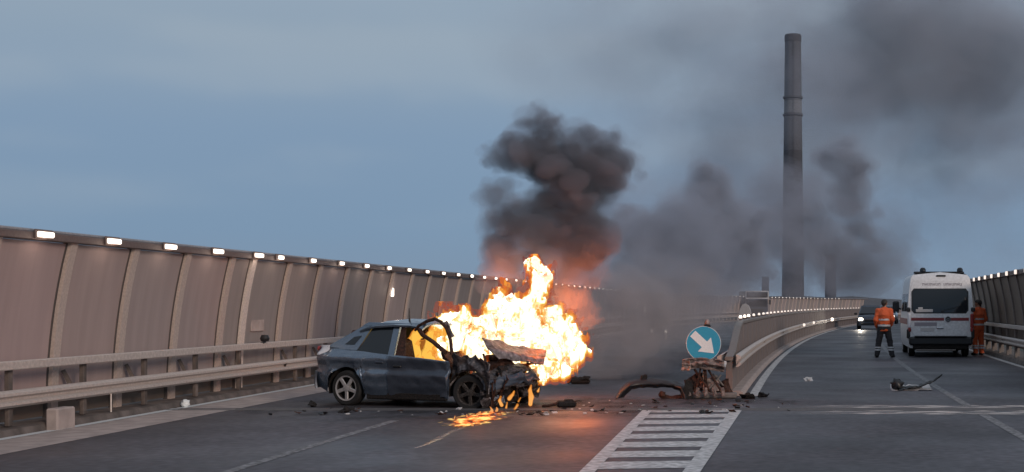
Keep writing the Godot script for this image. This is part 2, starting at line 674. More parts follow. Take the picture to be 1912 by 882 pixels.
func build_road() -> void:
	var m := Mb.new()
	ribbon(m, -15.0, 20.3, 2.0, func(z): return left_x(z) - 0.5, func(z): return right_x(z) + 0.6, 0.0, 12)
	ribbon(m, 20.7, 320.0, 2.5, func(z): return left_x(z) - 0.5, func(z): return right_x(z) + 0.6, 0.0, 12)
	struct("road", m, M.asphalt)
	# the deck slab under the road, so that the viaduct has thickness
	m = Mb.new()
	m.sweep(path_along(func(z): return (left_x(z) + right_x(z)) * 0.5, -15.0, 320.0, 8.0, -0.03), [Vector2(-8.8, 0), Vector2(8.8, 0), Vector2(8.0, -0.9), Vector2(3.5, -2.2), Vector2(-3.5, -2.2), Vector2(-8.0, -0.9)])
	struct("viaduct_deck", m, M.concrete)
	# expansion joint across the road: two steel edges, a rubber seal, a pale band of patched mortar
	var joint := Node3D.new()
	joint.name = "road_joint"
	add_child(joint)
	tag(joint, "", "", "", "structure")
	m = Mb.new()
	m.box(Vector3(-1.6, -0.03, -20.5), Vector3(16.6, 0.05, 0.4))
	obj("seal", m, M.rubber, joint)
	for s in [-0.13, 0.13]:
		m = Mb.new()
		m.box(Vector3(-1.6, 0.0, -20.5 + s), Vector3(16.6, 0.02, 0.12), 0.008)
		obj("steel_edge", m, M.steel_joint, joint)
	for q in [[19.5, 20.28], [20.72, 21.35]]:
		m = Mb.new()
		ribbon(m, q[0], q[1], 0.3, func(_z): return -0.2, func(_z): return 6.1, 0.004, 8)
		obj("mortar_dust", m, M.dust_film, joint)
	# soot and spilt oil round the wreck, tar seams along the lanes
	for q in [[-4.6, 20.6, 4.4, 2.6], [-2.6, 21.6, 2.6, 2.2], [-0.9, 22.3, 2.0, 1.2]]:
		m = Mb.new()
		var rows := []
		for i in 3: rows.append([Vector3(q[0] - q[2], 0.006, -q[1] - q[3] * (1 - i)), Vector3(q[0], 0.006, -q[1] - q[3] * (1 - i)), Vector3(q[0] + q[2], 0.006, -q[1] - q[3] * (1 - i))])
		rows.reverse()
		m.grid(rows)
		struct("road_stain", m, M.soot_film)
	# left concrete gutter and the plinth that carries the wind barrier
	m = Mb.new()
	ribbon(m, -15.0, 320.0, 3.0, func(z): return left_x(z) + 0.5, func(z): return left_x(z) + 1.5, 0.004)
	struct("gutter", m, M.concrete)
	m = Mb.new()
	m.sweep(path_along(func(z): return left_x(z), -15.0, 320.0, 3.0, 0.0), [Vector2(-0.5, -0.3), Vector2(-0.5, 0.10), Vector2(0.40, 0.10), Vector2(0.46, 0.085), Vector2(0.50, 0.0), Vector2(0.50, -0.3)])
	struct("kerb_left", m, M.plinth)
	m = Mb.new()
	m.sweep(path_along(func(z): return right_x(z), -15.0, 320.0, 3.0, 0.0), [Vector2(0.6, -0.3), Vector2(0.6, 0.12), Vector2(-0.30, 0.12), Vector2(-0.37, 0.10), Vector2(-0.41, 0.0), Vector2(-0.41, -0.3)])
	struct("kerb_right", m, M.plinth)
	m = Mb.new()
	ribbon(m, -15.0, 320.0, 3.0, func(z): return left_x(z) + 0.51, func(z): return left_x(z) + 0.65, 0.008)
	struct("edge_line_left", m, M.sign_white)
	m = Mb.new()
	ribbon(m, -15.0, 19.6, 3.0, func(z): return right_x(z) - 3.62, func(z): return right_x(z) - 3.48, 0.004)
	ribbon(m, 21.0, 320.0, 3.0, func(z): return right_x(z) - 3.62, func(z): return right_x(z) - 3.48, 0.004)
	struct("shoulder_line", m, M.worn_paint)
	m = Mb.new()
	ribbon(m, -15.0, 320.0, 3.0, func(z): return right_x(z) - 0.62, func(z): return right_x(z) - 0.46, 0.004)
	struct("edge_line_right", m, M.paint)
	m = Mb.new()
	ribbon(m, -2.0, 18.5, 2.0, func(_z): return -5.27, func(_z): return -5.14, 0.004)
	struct("lane_line_left", m, M.worn_paint)
	m = Mb.new()
	ribbon(m, 23.5, 320.0, 2.0, func(z): return median_x(z) + 0.34, func(z): return median_x(z) + 0.50, 0.004)
	struct("median_line", m, M.paint)
	# the hatched island: two border lines and white bars between them
	var isle := Node3D.new()
	isle.name = "hatched_marking"
	add_child(isle)
	tag(isle, "", "", "", "structure")
	var xa := func(z): return lerpf(-1.76, -1.90, (z - 12.0) / 9.0)
	var xb := func(z): return lerpf(-0.70, -0.42, (z - 12.0) / 9.0)
	m = Mb.new()
	ribbon(m, 3.0, 20.25, 1.0, func(z): return xa.call(z) - 0.06, func(z): return xa.call(z) + 0.09, 0.008)
	obj("border_line", m, M.paint, isle)
	m = Mb.new()
	ribbon(m, 3.0, 20.25, 1.0, func(z): return xb.call(z) - 0.17, func(z): return xb.call(z), 0.008)
	obj("border_line", m, M.paint, isle)
	var z := 3.2
	while z < 19.9:
		m = Mb.new()
		var za := z
		ribbon(m, 0.0, 1.0, 1.0, func(t): return lerpf(xa.call(za), xb.call(za), 0.03) + 0.0 * t, func(t): return xb.call(za) - 0.1 + 0.0 * t, 0.004, 3)
		# slant: the right end lies a little farther on
		for i in m.v.size():
			var p := m.v[i]
			var f := (p.x + 1.9) / 1.3
			m.v[i] = Vector3(p.x, p.y, -(za + 0.60 * -p.z + 0.16 * f))
		obj("stripe", m, M.paint, isle)
		z += 0.98


# ---------------------------------------------------------------- barriers
# W-shaped guard rail profile: sideways (towards the traffic), up
func w_beam(side: float) -> Array:
	var p := [Vector2(0, -0.155), Vector2(0.03, -0.15), Vector2(0.08, -0.105), Vector2(0.08, -0.06), Vector2(0.02, -0.02), Vector2(0.02, 0.02), Vector2(0.08, 0.06), Vector2(0.08, 0.105), Vector2(0.03, 0.15), Vector2(0, 0.155), Vector2(-0.012, 0.15), Vector2(0.012, 0.1), Vector2(-0.012, 0.0), Vector2(0.012, -0.1), Vector2(-0.012, -0.15)]
	var q := []
	for a in p: q.append(Vector2(a.x * side, a.y * 0.70))
	return q

func box_beam(w: float, h: float) -> Array:
	return [Vector2(-w, -h + 0.01), Vector2(-w + 0.01, -h), Vector2(w - 0.01, -h), Vector2(w, -h + 0.01), Vector2(w, h - 0.01), Vector2(w - 0.01, h), Vector2(-w + 0.01, h), Vector2(-w, h - 0.01)]

func bow(h: float) -> float: return 0.30 * pow(clampf(h / 2.5, 0, 1), 2.2)   # how far the barrier leans over the road at that height

func rib_mesh(m: Mb, x: Callable, z: float, side: float, w: float, depth: float, top: float) -> void:
	var x0: float = x.call(z)
	var l := []
	for i in 9:
		var h := lerpf(0.1, top, i / 8.0)
		l.append([x0 + side * bow(h), h])
	for i in 8:
		var a: Array = l[i]
		var b: Array = l[i + 1]
		var q := []
		for e in [a, b]:
			for s in [[0.0, -w], [0.0, w], [depth * side, w], [depth * side, -w]]:
				q.append(Vector3(e[0] + s[0], e[1], -z + s[1] * 0.5))
		for k in 4:
			if side > 0: m.quad(q[k], q[k + 4], q[(k + 1) % 4 + 4], q[(k + 1) % 4])
			else: m.quad(q[k], q[(k + 1) % 4], q[(k + 1) % 4 + 4], q[k + 4])

func panel_mesh(m: Mb, x: Callable, za: float, zb: float, side: float, off: float, h0: float, h1: float) -> void:
	var rows := []
	for i in 9:
		var h := lerpf(h0, h1, i / 8.0)
		var r := []
		for j in 4:
			var z := lerpf(za, zb, j / 3.0)
			r.append(Vector3(x.call(z) + side * (bow(h) + off), h, -z))
		if side < 0: r.reverse()
		rows.append(r)
	rows.reverse()
	m.slab(rows, 0.025)

func ordinal(k: int) -> String:
	return ["first", "second", "third", "fourth", "fifth", "sixth", "seventh", "eighth", "ninth", "tenth", "eleventh", "twelfth", "thirteenth", "fourteenth", "fifteenth", "sixteenth"][k]

func build_left_barrier() -> void:
	var X := func(z): return left_x(z)
	var wall := thing("wind_barrier", "tall brown curved wind barrier with upright ribs along the left edge of the viaduct", "barrier")
	var ribs := []
	var z := 17.94 - 1.775 * 9
	while z < 23.6:
		ribs.append(z)
		z += 1.775
	ribs.append(24.22)
	z = 26.05
	while z < 205.0:
		ribs.append(z)
		z += 1.79
	for k in ribs.size():
		var zz: float = ribs[k]
		var m := Mb.new()
		var wide := absf(zz - 24.22) < 0.01
		rib_mesh(m, X, zz, 1.0, 0.20 if wide else 0.17, 0.11, 2.44)
		obj("rib", m, M.rib_bright if wide else M.rib, wall)
		if zz < 40.0:
			m = Mb.new()
			rib_mesh(m, func(q): return left_x(q) + 0.012, zz - (0.10 if wide else 0.085) - 0.022, 1.0, 0.04, 0.05, 2.43)
			obj("rib_flange", m, M.rib_edge, wall)  # thin dark strip along the near side of each rib
		if k + 1 < ribs.size():
			m = Mb.new()
			panel_mesh(m, X, zz + 0.06, ribs[k + 1] - 0.06, 1.0, 0.03, 0.36, 2.42)
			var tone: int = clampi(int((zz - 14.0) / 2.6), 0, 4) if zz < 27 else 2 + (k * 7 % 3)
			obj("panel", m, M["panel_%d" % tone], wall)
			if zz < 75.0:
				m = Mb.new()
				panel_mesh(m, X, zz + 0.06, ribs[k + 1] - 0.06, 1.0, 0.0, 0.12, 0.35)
				obj("skirt_panel", m, M.panel_dark, wall)  # dark strip put in for the shadow under the wall panels
	var m := Mb.new()
	m.sweep(path_along(X, 1.5, 205.0, 2.0, 2.475, 0.36), box_beam(0.09, 0.05))
	obj("top_rail", m, M.cap_rail, wall)
	m = Mb.new()
	m.sweep(path_along(X, 1.5, 205.0, 2.0, 2.545, 0.35), box_beam(0.075, 0.02))
	obj("cap", m, M.cap_top, wall)
	# an inspection plate on one panel
	m = Mb.new()
	m.box(Vector3(left_x(25.1) + 0.12, 1.32, -25.0), Vector3(0.02, 0.42, 0.62), 0.006)
	tag(obj("number_plate", m, M.concrete), "small pale rectangular plate fixed to the wind barrier behind the broad pale rib", "plate")
	# lamps under the top rail, one in the middle of each bay
	var lamps := []
	z = 17.02 - 1.775 * 2
	while z < 24.5:
		lamps.append(z)
		z += 1.775
	z = 25.2
	while z < 190.0:
		lamps.append(z)
		z += 1.79
	var seen := 0
	for zz in lamps:
		var lx: float = left_x(zz) + 0.36
		var o := thing("wall_lamp", "", "lamp", Vector3(lx, 2.50, -zz), 0.0, "white lamps along the top of the left wind barrier")
		m = Mb.new()
		m.box(Vector3(0.105, 0.0, 0), Vector3(0.03, 0.12, 0.40), 0.01)
		obj("housing", m, M.cap_rail, o)
		m = Mb.new()
		m.box(Vector3(0.135, -0.005, 0), Vector3(0.045, 0.07, 0.36 if zz < 24.5 else 0.22), 0.014)
		obj("light_panel", m, M.lamp_glow if zz < 40.0 else M.lamp_glow_far, o)
		var u: float = 1440.0 + lx / zz * F
		if u > -20.0 and seen < 16:
			o.set_meta("label", "glowing white lamp on top of the left wind barrier, %s from the left" % ordinal(seen) if seen else "glowing white lamp on top of the left wind barrier, the leftmost and largest")
			seen += 1
		else:
			o.set_meta("label", "small white lamp among the distant string of lamps along the left wind barrier top" if u > 0 else "glowing white lamp on the left wind barrier beside the camera")
		if u > -120.0 and zz < 34.0:
			var l := OmniLight3D.new()
			l.name = "lamp_light"
			l.light_color = Color(1.0, 0.90, 0.82)
			l.light_energy = 0.035
			l.light_size = 0.05
			l.omni_range = 40.0
			l.omni_attenuation = 2.0
			l.shadow_enabled = true
			l.position = Vector3(0.20, -0.06, 0)
			o.add_child(l)
	# double guard rail in front of the barrier
	var rail := thing("guardrail", "double steel guardrail with two long beams in front of the left wind barrier", "guardrail")
	for seg in 12:
		var a := 1.5 + seg * 12.0
		m = Mb.new()
		m.sweep(path_along(X, a, a + 11.99, 3.0, 0.86, 0.42), box_beam(0.05, 0.055))
		obj("upper_beam", m, M.galvanised, rail)
		m = Mb.new()
		m.sweep(path_along(X, a, a + 11.99, 3.0, 0.45, 0.42), w_beam(1.0))
		obj("lower_beam", m, M.galvanised, rail)
	for k in ribs.size():
		var zz: float = ribs[k]
		if zz > 110.0 or absf(zz - 24.22) < 0.01: continue
		m = Mb.new()
		m.box(Vector3(left_x(zz) + 0.36, 0.47, -zz - 0.26), Vector3(0.06, 0.72, 0.09), 0.008)
		m.bar(Vector3(left_x(zz) + 0.30, 0.30, -zz - 0.26), Vector3(left_x(zz) + 0.12, 0.72, -zz - 0.20), 0.05, 0.05)
		obj("post", m, M.plinth, rail)
	# things at the foot of the barrier
	m = Mb.new()
	m.box(Vector3(left_x(17.3) + 0.56, 0.13, -17.25), Vector3(0.16, 0.30, 0.44), 0.02)
	tag(obj("junction_box", m, M.concrete), "pale concrete junction box at the foot of the left guardrail, far left", "box")
	m = Mb.new()
	m.tube([Vector3(left_x(18.8) + 0.47, 0.1, -18.75), Vector3(left_x(18.8) + 0.47, 0.36, -18.75)], [0.012], 8)
	tag(obj("marker_pole", m, M.rib_bright), "thin pale marker pole standing on the kerb below the left guardrail", "pole")
	m = Mb.new()
	m.grid(wad(Vector3(left_x(20.9) + 0.57, 0.06, -20.9), 0.065, 3))
	tag(obj("crumpled_paper", m, M.sign_white), "crumpled white scrap of paper caught at the kerb under the left guardrail", "litter")
	m = Mb.new()
	m.lathe([Vector2(0, 0.0), Vector2(0.07, 0.01), Vector2(0.085, 0.06), Vector2(0.06, 0.12), Vector2(0, 0.13)], 14)
	var knob := thing("cable_drum", "small black round box clamped on the guardrail beside the broad pale rib", "fitting", Vector3(left_x(24.5) + 0.45, 0.93, -24.5))
	obj("drum", m, M.black_plastic, knob)
	m = Mb.new()
	m.bar(Vector3(0, 0.0, 0), Vector3(0, -0.02, 0.14), 0.05, 0.03)
	obj("clamp", m, M.black_plastic, knob)
	# one bright fitting on the barrier face
	var fl := thing("bulkhead_lamp", "single bright white lamp fixed midway up the left wind barrier behind the car", "lamp", Vector3(left_x(33.4) + 0.22, 1.92, -33.4))
	m = Mb.new()
	m.box(Vector3(0, 0, 0), Vector3(0.04, 0.26, 0.20), 0.01)
	obj("housing", m, M.cap_rail, fl)
	m = Mb.new()
	m.box(Vector3(0.045, 0, 0), Vector3(0.06, 0.22, 0.14), 0.02)
	obj("lens_light", m, M.lamp_glow, fl)
	var l2 := OmniLight3D.new()
	l2.name = "lamp_light"
	l2.light_color = Color(1.0, 0.90, 0.82)
	l2.light_energy = 0.03
	l2.light_size = 0.05
	l2.omni_range = 40.0
	l2.omni_attenuation = 2.0
	l2.shadow_enabled = true
	l2.position = Vector3(0.16, 0, 0)
	fl.add_child(l2)

func wad(c: Vector3, r: float, seed_: float) -> Array:
	var rows := []
	for i in 8:
		var row := []
		for j in 13:
			var a := PI * i / 7.0
			var b := TAU * j / 12.0
			var d := Vector3(sin(a) * cos(b), cos(a), sin(a) * sin(b))
			row.append(c + d * r * (1.0 + 0.55 * wob.get_noise_3dv(d * 2.2 + Vector3.ONE * seed_)))
		row[12] = row[0]
		rows.append(row)
	return rows

func build_right_barrier() -> void:
	var X := func(z): return right_x(z)
	var wall := thing("wind_barrier", "dark olive brown curved wind barrier along the right edge, beside the ambulance", "barrier")
	var z := 21.0
	while z < 125.0:
		var m := Mb.new()
		rib_mesh(m, X, z, -1.0, 0.14, 0.10, 2.44)
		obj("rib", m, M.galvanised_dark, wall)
		m = Mb.new()
		panel_mesh(m, X, z + 0.06, z + 1.72, -1.0, 0.03, 0.36, 2.42)
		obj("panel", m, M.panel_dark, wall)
		z += 1.78
	var m := Mb.new()
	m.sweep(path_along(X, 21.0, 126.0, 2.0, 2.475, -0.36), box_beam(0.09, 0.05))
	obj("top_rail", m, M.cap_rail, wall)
	m = Mb.new()
	m.sweep(path_along(X, 21.0, 126.0, 2.0, 2.545, -0.35), box_beam(0.075, 0.02))
	obj("cap", m, M.cap_top, wall)
	z = 29.02
	var seen := 0
	while z < 58.0:
		var lx: float = right_x(z) - 0.36
		var o := thing("wall_lamp", "", "lamp", Vector3(lx, 2.50, -z), 0.0, "white lamps along the top of the right wind barrier")
		m = Mb.new()
		m.box(Vector3(-0.105, 0.0, 0), Vector3(0.03, 0.12, 0.40), 0.01)
		obj("housing", m, M.cap_rail, o)
		m = Mb.new()
		m.box(Vector3(-0.135, -0.005, 0), Vector3(0.05, 0.12, 0.2), 0.014)
		obj("light_panel", m, M.lamp_glow_dim, o)
		var u: float = 1440.0 + lx / z * F
		if u < 1915.0 and u > 1836.0 and seen < 9:
			o.set_meta("label", ("glowing white lamp on top of the right wind barrier, %s from the right" % ordinal(seen)) if seen else "glowing white lamp on top of the right wind barrier, the rightmost")
			seen += 1
		else:
			o.set_meta("label", "white lamp along the right wind barrier top, in the run hidden by the ambulance" if u < 1836 else "white lamp along the right wind barrier top, past the edge of the picture")
		z += 1.78
	var rail := thing("guardrail", "double steel guardrail with pale beams in front of the right wind barrier", "guardrail")
	for seg in 9:
		var a := 16.0 + seg * 12.0
		m = Mb.new()
		m.sweep(path_along(X, a, a + 11.99, 3.0, 0.98, -0.30), box_beam(0.05, 0.055))
		obj("upper_beam", m, M.galvanised, rail)
		m = Mb.new()
		m.sweep(path_along(X, a, a + 11.99, 3.0, 0.56, -0.30), w_beam(-1.0))
		obj("lower_beam", m, M.galvanised, rail)
	z = 16.5
	while z < 120:
		m = Mb.new()
		m.box(Vector3(right_x(z) - 0.24, 0.55, -z), Vector3(0.07, 0.9, 0.11), 0.008)
		obj("post", m, M.galvanised_dark, rail)
		z += 1.78

func build_median() -> void:
	var X := func(z): return median_x(z)
	var wall := thing("median_barrier", "low brown barrier with a guardrail along its foot, curving away between the two carriageways", "barrier")
	var z := 23.6
	while z < 190.0:
		var w := 2.0
		var m := Mb.new()
		var rows := []
		var ha := lerpf(0.62, 1.20, smoothstep(23.6, 27.4, z))
		var hb := lerpf(0.62, 1.20, smoothstep(23.6, 27.4, z + w))
		for h in [1.0, 0.66, 0.33, 0.015]:
			rows.append([Vector3(X.call(z + 0.03) + 0.05, h * ha, -z - 0.03), Vector3(X.call(z + w - 0.03) + 0.05, h * hb, -z - w + 0.03)])
		for r in rows: r.reverse()
		m.slab(rows, 0.10)
		obj("panel", m, M.median_panel, wall)
		m = Mb.new()
		m.box(Vector3(X.call(z) + 0.0, 0.5 * ha, -z), Vector3(0.12, ha - 0.01, 0.05), 0.008)
		obj("post", m, M.median_panel, wall)
		z += w
	var m := Mb.new()
	var crest := path_along(X, 23.5, 190.0, 1.0, 1.245)
	for i in crest.size(): crest[i].y = lerpf(0.66, 1.245, smoothstep(23.6, 27.4, -crest[i].z))
	m.sweep(crest, box_beam(0.07, 0.035))
	obj("top_rail", m, M.galvanised_dark, wall)
	for seg in 14:
		var a := 23.5 + seg * 12.0
		for s in [1.0, -1.0]:
			m = Mb.new()
			m.sweep(path_along(X, a, a + 11.99, 2.4, 0.62, 0.13 * s), w_beam(s))
			obj("beam", m, M.galvanised, wall)
	m = Mb.new()
	m.sweep(path_along(X, 23.5, 190.0, 2.0, 0.0), [Vector2(-0.2, 0.004), Vector2(-0.2, 0.09), Vector2(0.2, 0.09), Vector2(0.24, 0.07), Vector2(0.26, 0.004)])
	obj("footing", m, M.concrete, wall)
	# small lamps along its top
	var zs := [27.6, 29.3, 31.0]
	z = 33.4
	while z < 118.0:
		zs.append(z)
		z += 2.0 + rng.randf() * 0.9
	for k in zs.size():
		var zz: float = zs[k]
		var o := thing("median_lamp", "", "lamp", Vector3(X.call(zz), 1.29, -zz), 0.0, "small white lamps on top of the median barrier")
		m = Mb.new()
		m.box(Vector3(0, 0.02, 0), Vector3(0.06, 0.04, 0.06), 0.006)
		obj("bracket", m, M.cap_rail, o)
		m = Mb.new()
		m.lathe([Vector2(0, 0), Vector2(0.03, 0.005), Vector2(0.036, 0.03), Vector2(0.022, 0.06), Vector2(0, 0.065)], 12, Transform3D(Basis(), Vector3(0, 0.035, 0)))
		obj("light_dome", m, M.lamp_glow_dim if k > 2 else M.lamp_glow, o)
		o.set_meta("label", ["small white lamp on the median barrier, nearest to the blue arrow sign", "small white lamp on the median barrier, second one behind the arrow sign", "small white lamp on the median barrier, third one behind the arrow sign"][k] if k < 3 else "tiny white lamp in the string along the top of the median barrier")


# ---------------------------------------------------------------- far things
func build_far() -> void:
	var c := thing("power_station_chimney", "very tall tapering grey chimney with a paler band, rising out of the smoke", "chimney", Vector3(16.4, -11, -1000))
	var rad := func(h): return lerpf(8.6, 6.0, clampf(h / 214.0, 0, 1))
	var bands := [[0, 128, "chimney_dark"], [128, 156, "chimney_mid"], [156, 165, "chimney_light"], [165, 214, "chimney_mid"]]
	for b in bands:
		var m := Mb.new()
		var pr := []
		for i in 9:
			var h := lerpf(b[0], b[1], i / 8.0)
			pr.append(Vector2(rad.call(h), h))
		m.lathe(pr, 40)
		obj("shaft_band", m, M[b[2]], c)
	var m := Mb.new()
	m.lathe([Vector2(5.4, 209), Vector2(6.35, 209.5), Vector2(6.35, 213.5), Vector2(5.9, 214.6), Vector2(4.6, 214.6), Vector2(4.6, 205)], 40)
	obj("rim", m, M.chimney_dark, c)
	for h in [154.0, 167.0]:
		m = Mb.new()
		m.lathe([Vector2(rad.call(h), h - 0.6), Vector2(rad.call(h) + 0.9, h), Vector2(rad.call(h) + 0.9, h + 1.2), Vector2(rad.call(h), h + 1.2)], 40)
		obj("walkway", m, M.chimney_dark, c)
	m = Mb.new()
	for k in 2: m.bar(Vector3(-0.4 + 0.8 * k, 0, 9.5), Vector3(-0.4 + 0.8 * k, 209, 6.3), 0.15, 0.15)
	obj("ladder", m, M.chimney_dark, c)
	c = thing("short_chimney", "short dark chimney standing to the right of the tall chimney", "chimney", Vector3(44.5, -11, -1000))
	m = Mb.new()
	m.lathe([Vector2(4.6, 0), Vector2(4.2, 25), Vector2(3.9, 48.5), Vector2(4.2, 48.6), Vector2(4.2, 50.6), Vector2(3.1, 50.6), Vector2(3.1, 44)], 32)
	obj("shaft", m, M.chimney_dark, c)
	m = Mb.new()
	m.lathe([Vector2(4.0, 40), Vector2(4.9, 40.4), Vector2(4.9, 41.4), Vector2(4.0, 41.5)], 32)
	obj("walkway", m, M.chimney_dark, c)
	# a boiler-house tower
	c = thing("distant_tower", "small dark square tower on the skyline left of the tall chimney", "tower", Vector3(-4.0, -11, -960))
	m = Mb.new()
	m.box(Vector3(0, 16, 0), Vector3(5.2, 32, 5.2), 0.2)
	obj("wall", m, M.chimney_dark, c)
	m = Mb.new()
	m.box(Vector3(0, 32.5, 0), Vector3(5.8, 1.0, 5.8), 0.2)
	obj("roof", m, M.chimney_mid, c)
	# a lorry on the far left carriageway, seen from the front through the smoke
	c = thing("lorry", "dark box lorry with a pale framed header far ahead on the left carriageway", "lorry", Vector3(-1.45, 0, -141.0), 0.12)
	m = Mb.new()
	m.box(Vector3(0, 1.85, -4.2), Vector3(2.45, 2.5, 6.6), 0.06)
	obj("cargo_box", m, M.galvanised_dark, c)
	m = Mb.new()
	m.box(Vector3(0, 1.35, -0.35), Vector3(2.2, 1.9, 1.5), 0.16)
	obj("cab", m, M.car_paint_dull, c)
	m = Mb.new()
	m.box(Vector3(0, 2.62, -0.40), Vector3(2.1, 0.55, 1.1), 0.08, Basis(Vector3.RIGHT, -0.15))
	obj("wind_deflector", m, M.black_plastic, c)
	m = Mb.new()
	for e in [[Vector3(0, 3.02, -0.7), Vector3(2.46, 0.16, 0.3)], [Vector3(0, 2.30, 0.12), Vector3(2.46, 0.14, 0.3)], [Vector3(-1.17, 2.66, -0.3), Vector3(0.13, 0.80, 0.4)], [Vector3(1.17, 2.66, -0.3), Vector3(0.13, 0.80, 0.4)]]: m.box(e[0], e[1], 0.03)
	obj("header_frame", m, M.dust_white, c)
	m = Mb.new()
	m.box(Vector3(0, 1.80, 0.42), Vector3(1.95, 0.75, 0.04), 0.02)
	obj("windscreen", m, M.dark_glass, c)
	m = Mb.new()
	m.box(Vector3(0, 0.95, 0.42), Vector3(1.3, 0.5, 0.06), 0.03)
	m.box(Vector3(0, 0.50, 0.40), Vector3(2.2, 0.30, 0.16), 0.05)
	obj("grille", m, M.black_plastic, c)
	for q in [-1.0, 1.0]:
		m = Mb.new()
		m.box(Vector3(0.85 * q, 0.72, 0.42), Vector3(0.34, 0.18, 0.08), 0.03)
		obj("headlight", m, M.lamp_lens_clear, c)
		m = Mb.new()
		m.box(Vector3(1.32 * q, 1.9, 0.2), Vector3(0.2, 0.5, 0.15), 0.04)
		obj("mirror", m, M.black_plastic, c)
		for zz in [-0.4, -5.6]: wheel(c, Vector3(1.0 * q, 0.45, zz), q, 0.45, M.alloy_sooty, Basis(Vector3.UP, PI * 0.5))
	# pale hooded board on the median
	c = thing("hazard_board", "pale arched board with a dark opening by the median barrier, behind the arrow sign", "sign", Vector3(-1.05, 0, -52.0), -0.25)
	m = Mb.new()
	var pl := PackedVector2Array()
	for p in [Vector2(-0.27, 1.0), Vector2(0.27, 1.0), Vector2(0.27, 1.38), Vector2(0.2, 1.56), Vector2(0.06, 1.66), Vector2(-0.06, 1.62), Vector2(-0.16, 1.42)]: pl.append(p)
	m.prism(pl, -0.04, 0.04)
	obj("board", m, M.dust_white, c)
	m = Mb.new()
	m.box(Vector3(0.06, 1.12, 0.05), Vector3(0.16, 0.2, 0.03), 0.01)
	obj("opening", m, M.black_plastic, c)
	m = Mb.new()
	m.tube([Vector3(0, 0, -0.02), Vector3(0, 1.05, -0.02)], [0.035], 10)
	obj("post", m, M.sign_back, c)
	# delineators dimly seen through the smoke on the far left carriageway
	for k in 4:
		var p: Vector3 = [Vector3(-6.6, 0, -66), Vector3(-6.3, 0, -66.8), Vector3(-5.5, 0, -62), Vector3(-4.95, 0, -63)][k]
		var hgt: float = [1.75, 1.55, 0.5, 0.46][k]
		var o := thing("delineator_post", ["tall pale post standing in the smoke behind the fire, left of its pair", "tall pale post standing in the smoke behind the fire, right of its pair", "short white reflector post in the smoky carriageway, left of its pair", "short white reflector post in the smoky carriageway, right of its pair"][k], "post", p, 0.0, "posts in the smoke behind the fire")
		m = Mb.new()
		m.box(Vector3(0, hgt * 0.5, 0), Vector3(0.11, hgt, 0.06), 0.02)
		obj("post", m, M.dust_white, o)
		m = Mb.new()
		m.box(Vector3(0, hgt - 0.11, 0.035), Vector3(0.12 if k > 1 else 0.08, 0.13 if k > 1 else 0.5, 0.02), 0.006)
		obj("reflector_light", m, M.lamp_glow_dim, o)  # reflector given its own glow in place of returned light


# ---------------------------------------------------------------- the wrecked car: local x forward, y up, z towards the near (right) side
func car_w(x: float, y: float) -> float:   # half width of the body at that station and height
	var prof := [[0.10, 0.74], [0.20, 0.785], [0.34, 0.825], [0.50, 0.858], [0.52, 0.857], [0.575, 0.80], [0.66, 0.81], [0.73, 0.835], [0.77, 0.828], [0.83, 0.765], [0.885, 0.70], [0.95, 0.68], [1.05, 0.66]]
	var w := 0.66
	for i in prof.size() - 1:
		if y >= prof[i][0] and y <= prof[i + 1][0]:
			w = lerpf(prof[i][1], prof[i + 1][1], smoothstep(0, 1, (y - prof[i][0]) / (prof[i + 1][0] - prof[i][0])))
	if y < 0.10: w = 0.74
	w -= 0.17 * pow(clampf((-0.28 - x) / 0.42, 0, 1), 2.0)
	w += wob.get_noise_3d(x * 2.2, y * 2.6, 4.0) * (0.03 + 0.10 * smoothstep(1.5, 2.3, x))
	return w

func car_top(x: float) -> float:
	if x < 0.0: return lerpf(0.93, 0.885, clampf((x + 0.66) / 0.66, 0, 1))
	return lerpf(0.885, 0.72, clampf(x / 1.95, 0, 1))

func car_low(x: float) -> float:
	var y := lerpf(0.30, 0.15, smoothstep(-0.66, -0.2, x))
	for ax in [0.0, 2.26]:
		var d := absf(x - ax)
		if d < 0.345: y = maxf(y, 0.27 + sqrt(0.345 * 0.345 - d * d))
	return y

func car_side(x0: float, x1: float, side: float, off: float, rows_n := 14, inset := 0.0) -> Array:
	var xs := []
	var n := maxi(4, int((x1 - x0) / 0.045))
	for i in n + 1: xs.append(lerpf(x0, x1, float(i) / n))
	if side < 0: xs.reverse()
	var rows := []
	for j in rows_n + 1:
		var r := []
		for x in xs:
			var y := lerpf(car_low(x) + inset, car_top(x) - inset * 0.5, float(j) / rows_n)
			r.append(Vector3(x, y, side * (car_w(x, y) + off)))
		rows.append(r)
	return rows

func house(side: float) -> Transform3D:   # the leaning plane of the side windows
	return Transform3D(Basis(Vector3(1, 0, 0), Vector3(0, 1, -0.46 * side), Vector3(0, 0, side)), Vector3(0, 0, side * (0.72 + 0.46 * 0.86)))

func poly(a: Array) -> PackedVector2Array:
	var p := PackedVector2Array()
	for q in a: p.append(Vector2(q[0], q[1]))
	return p

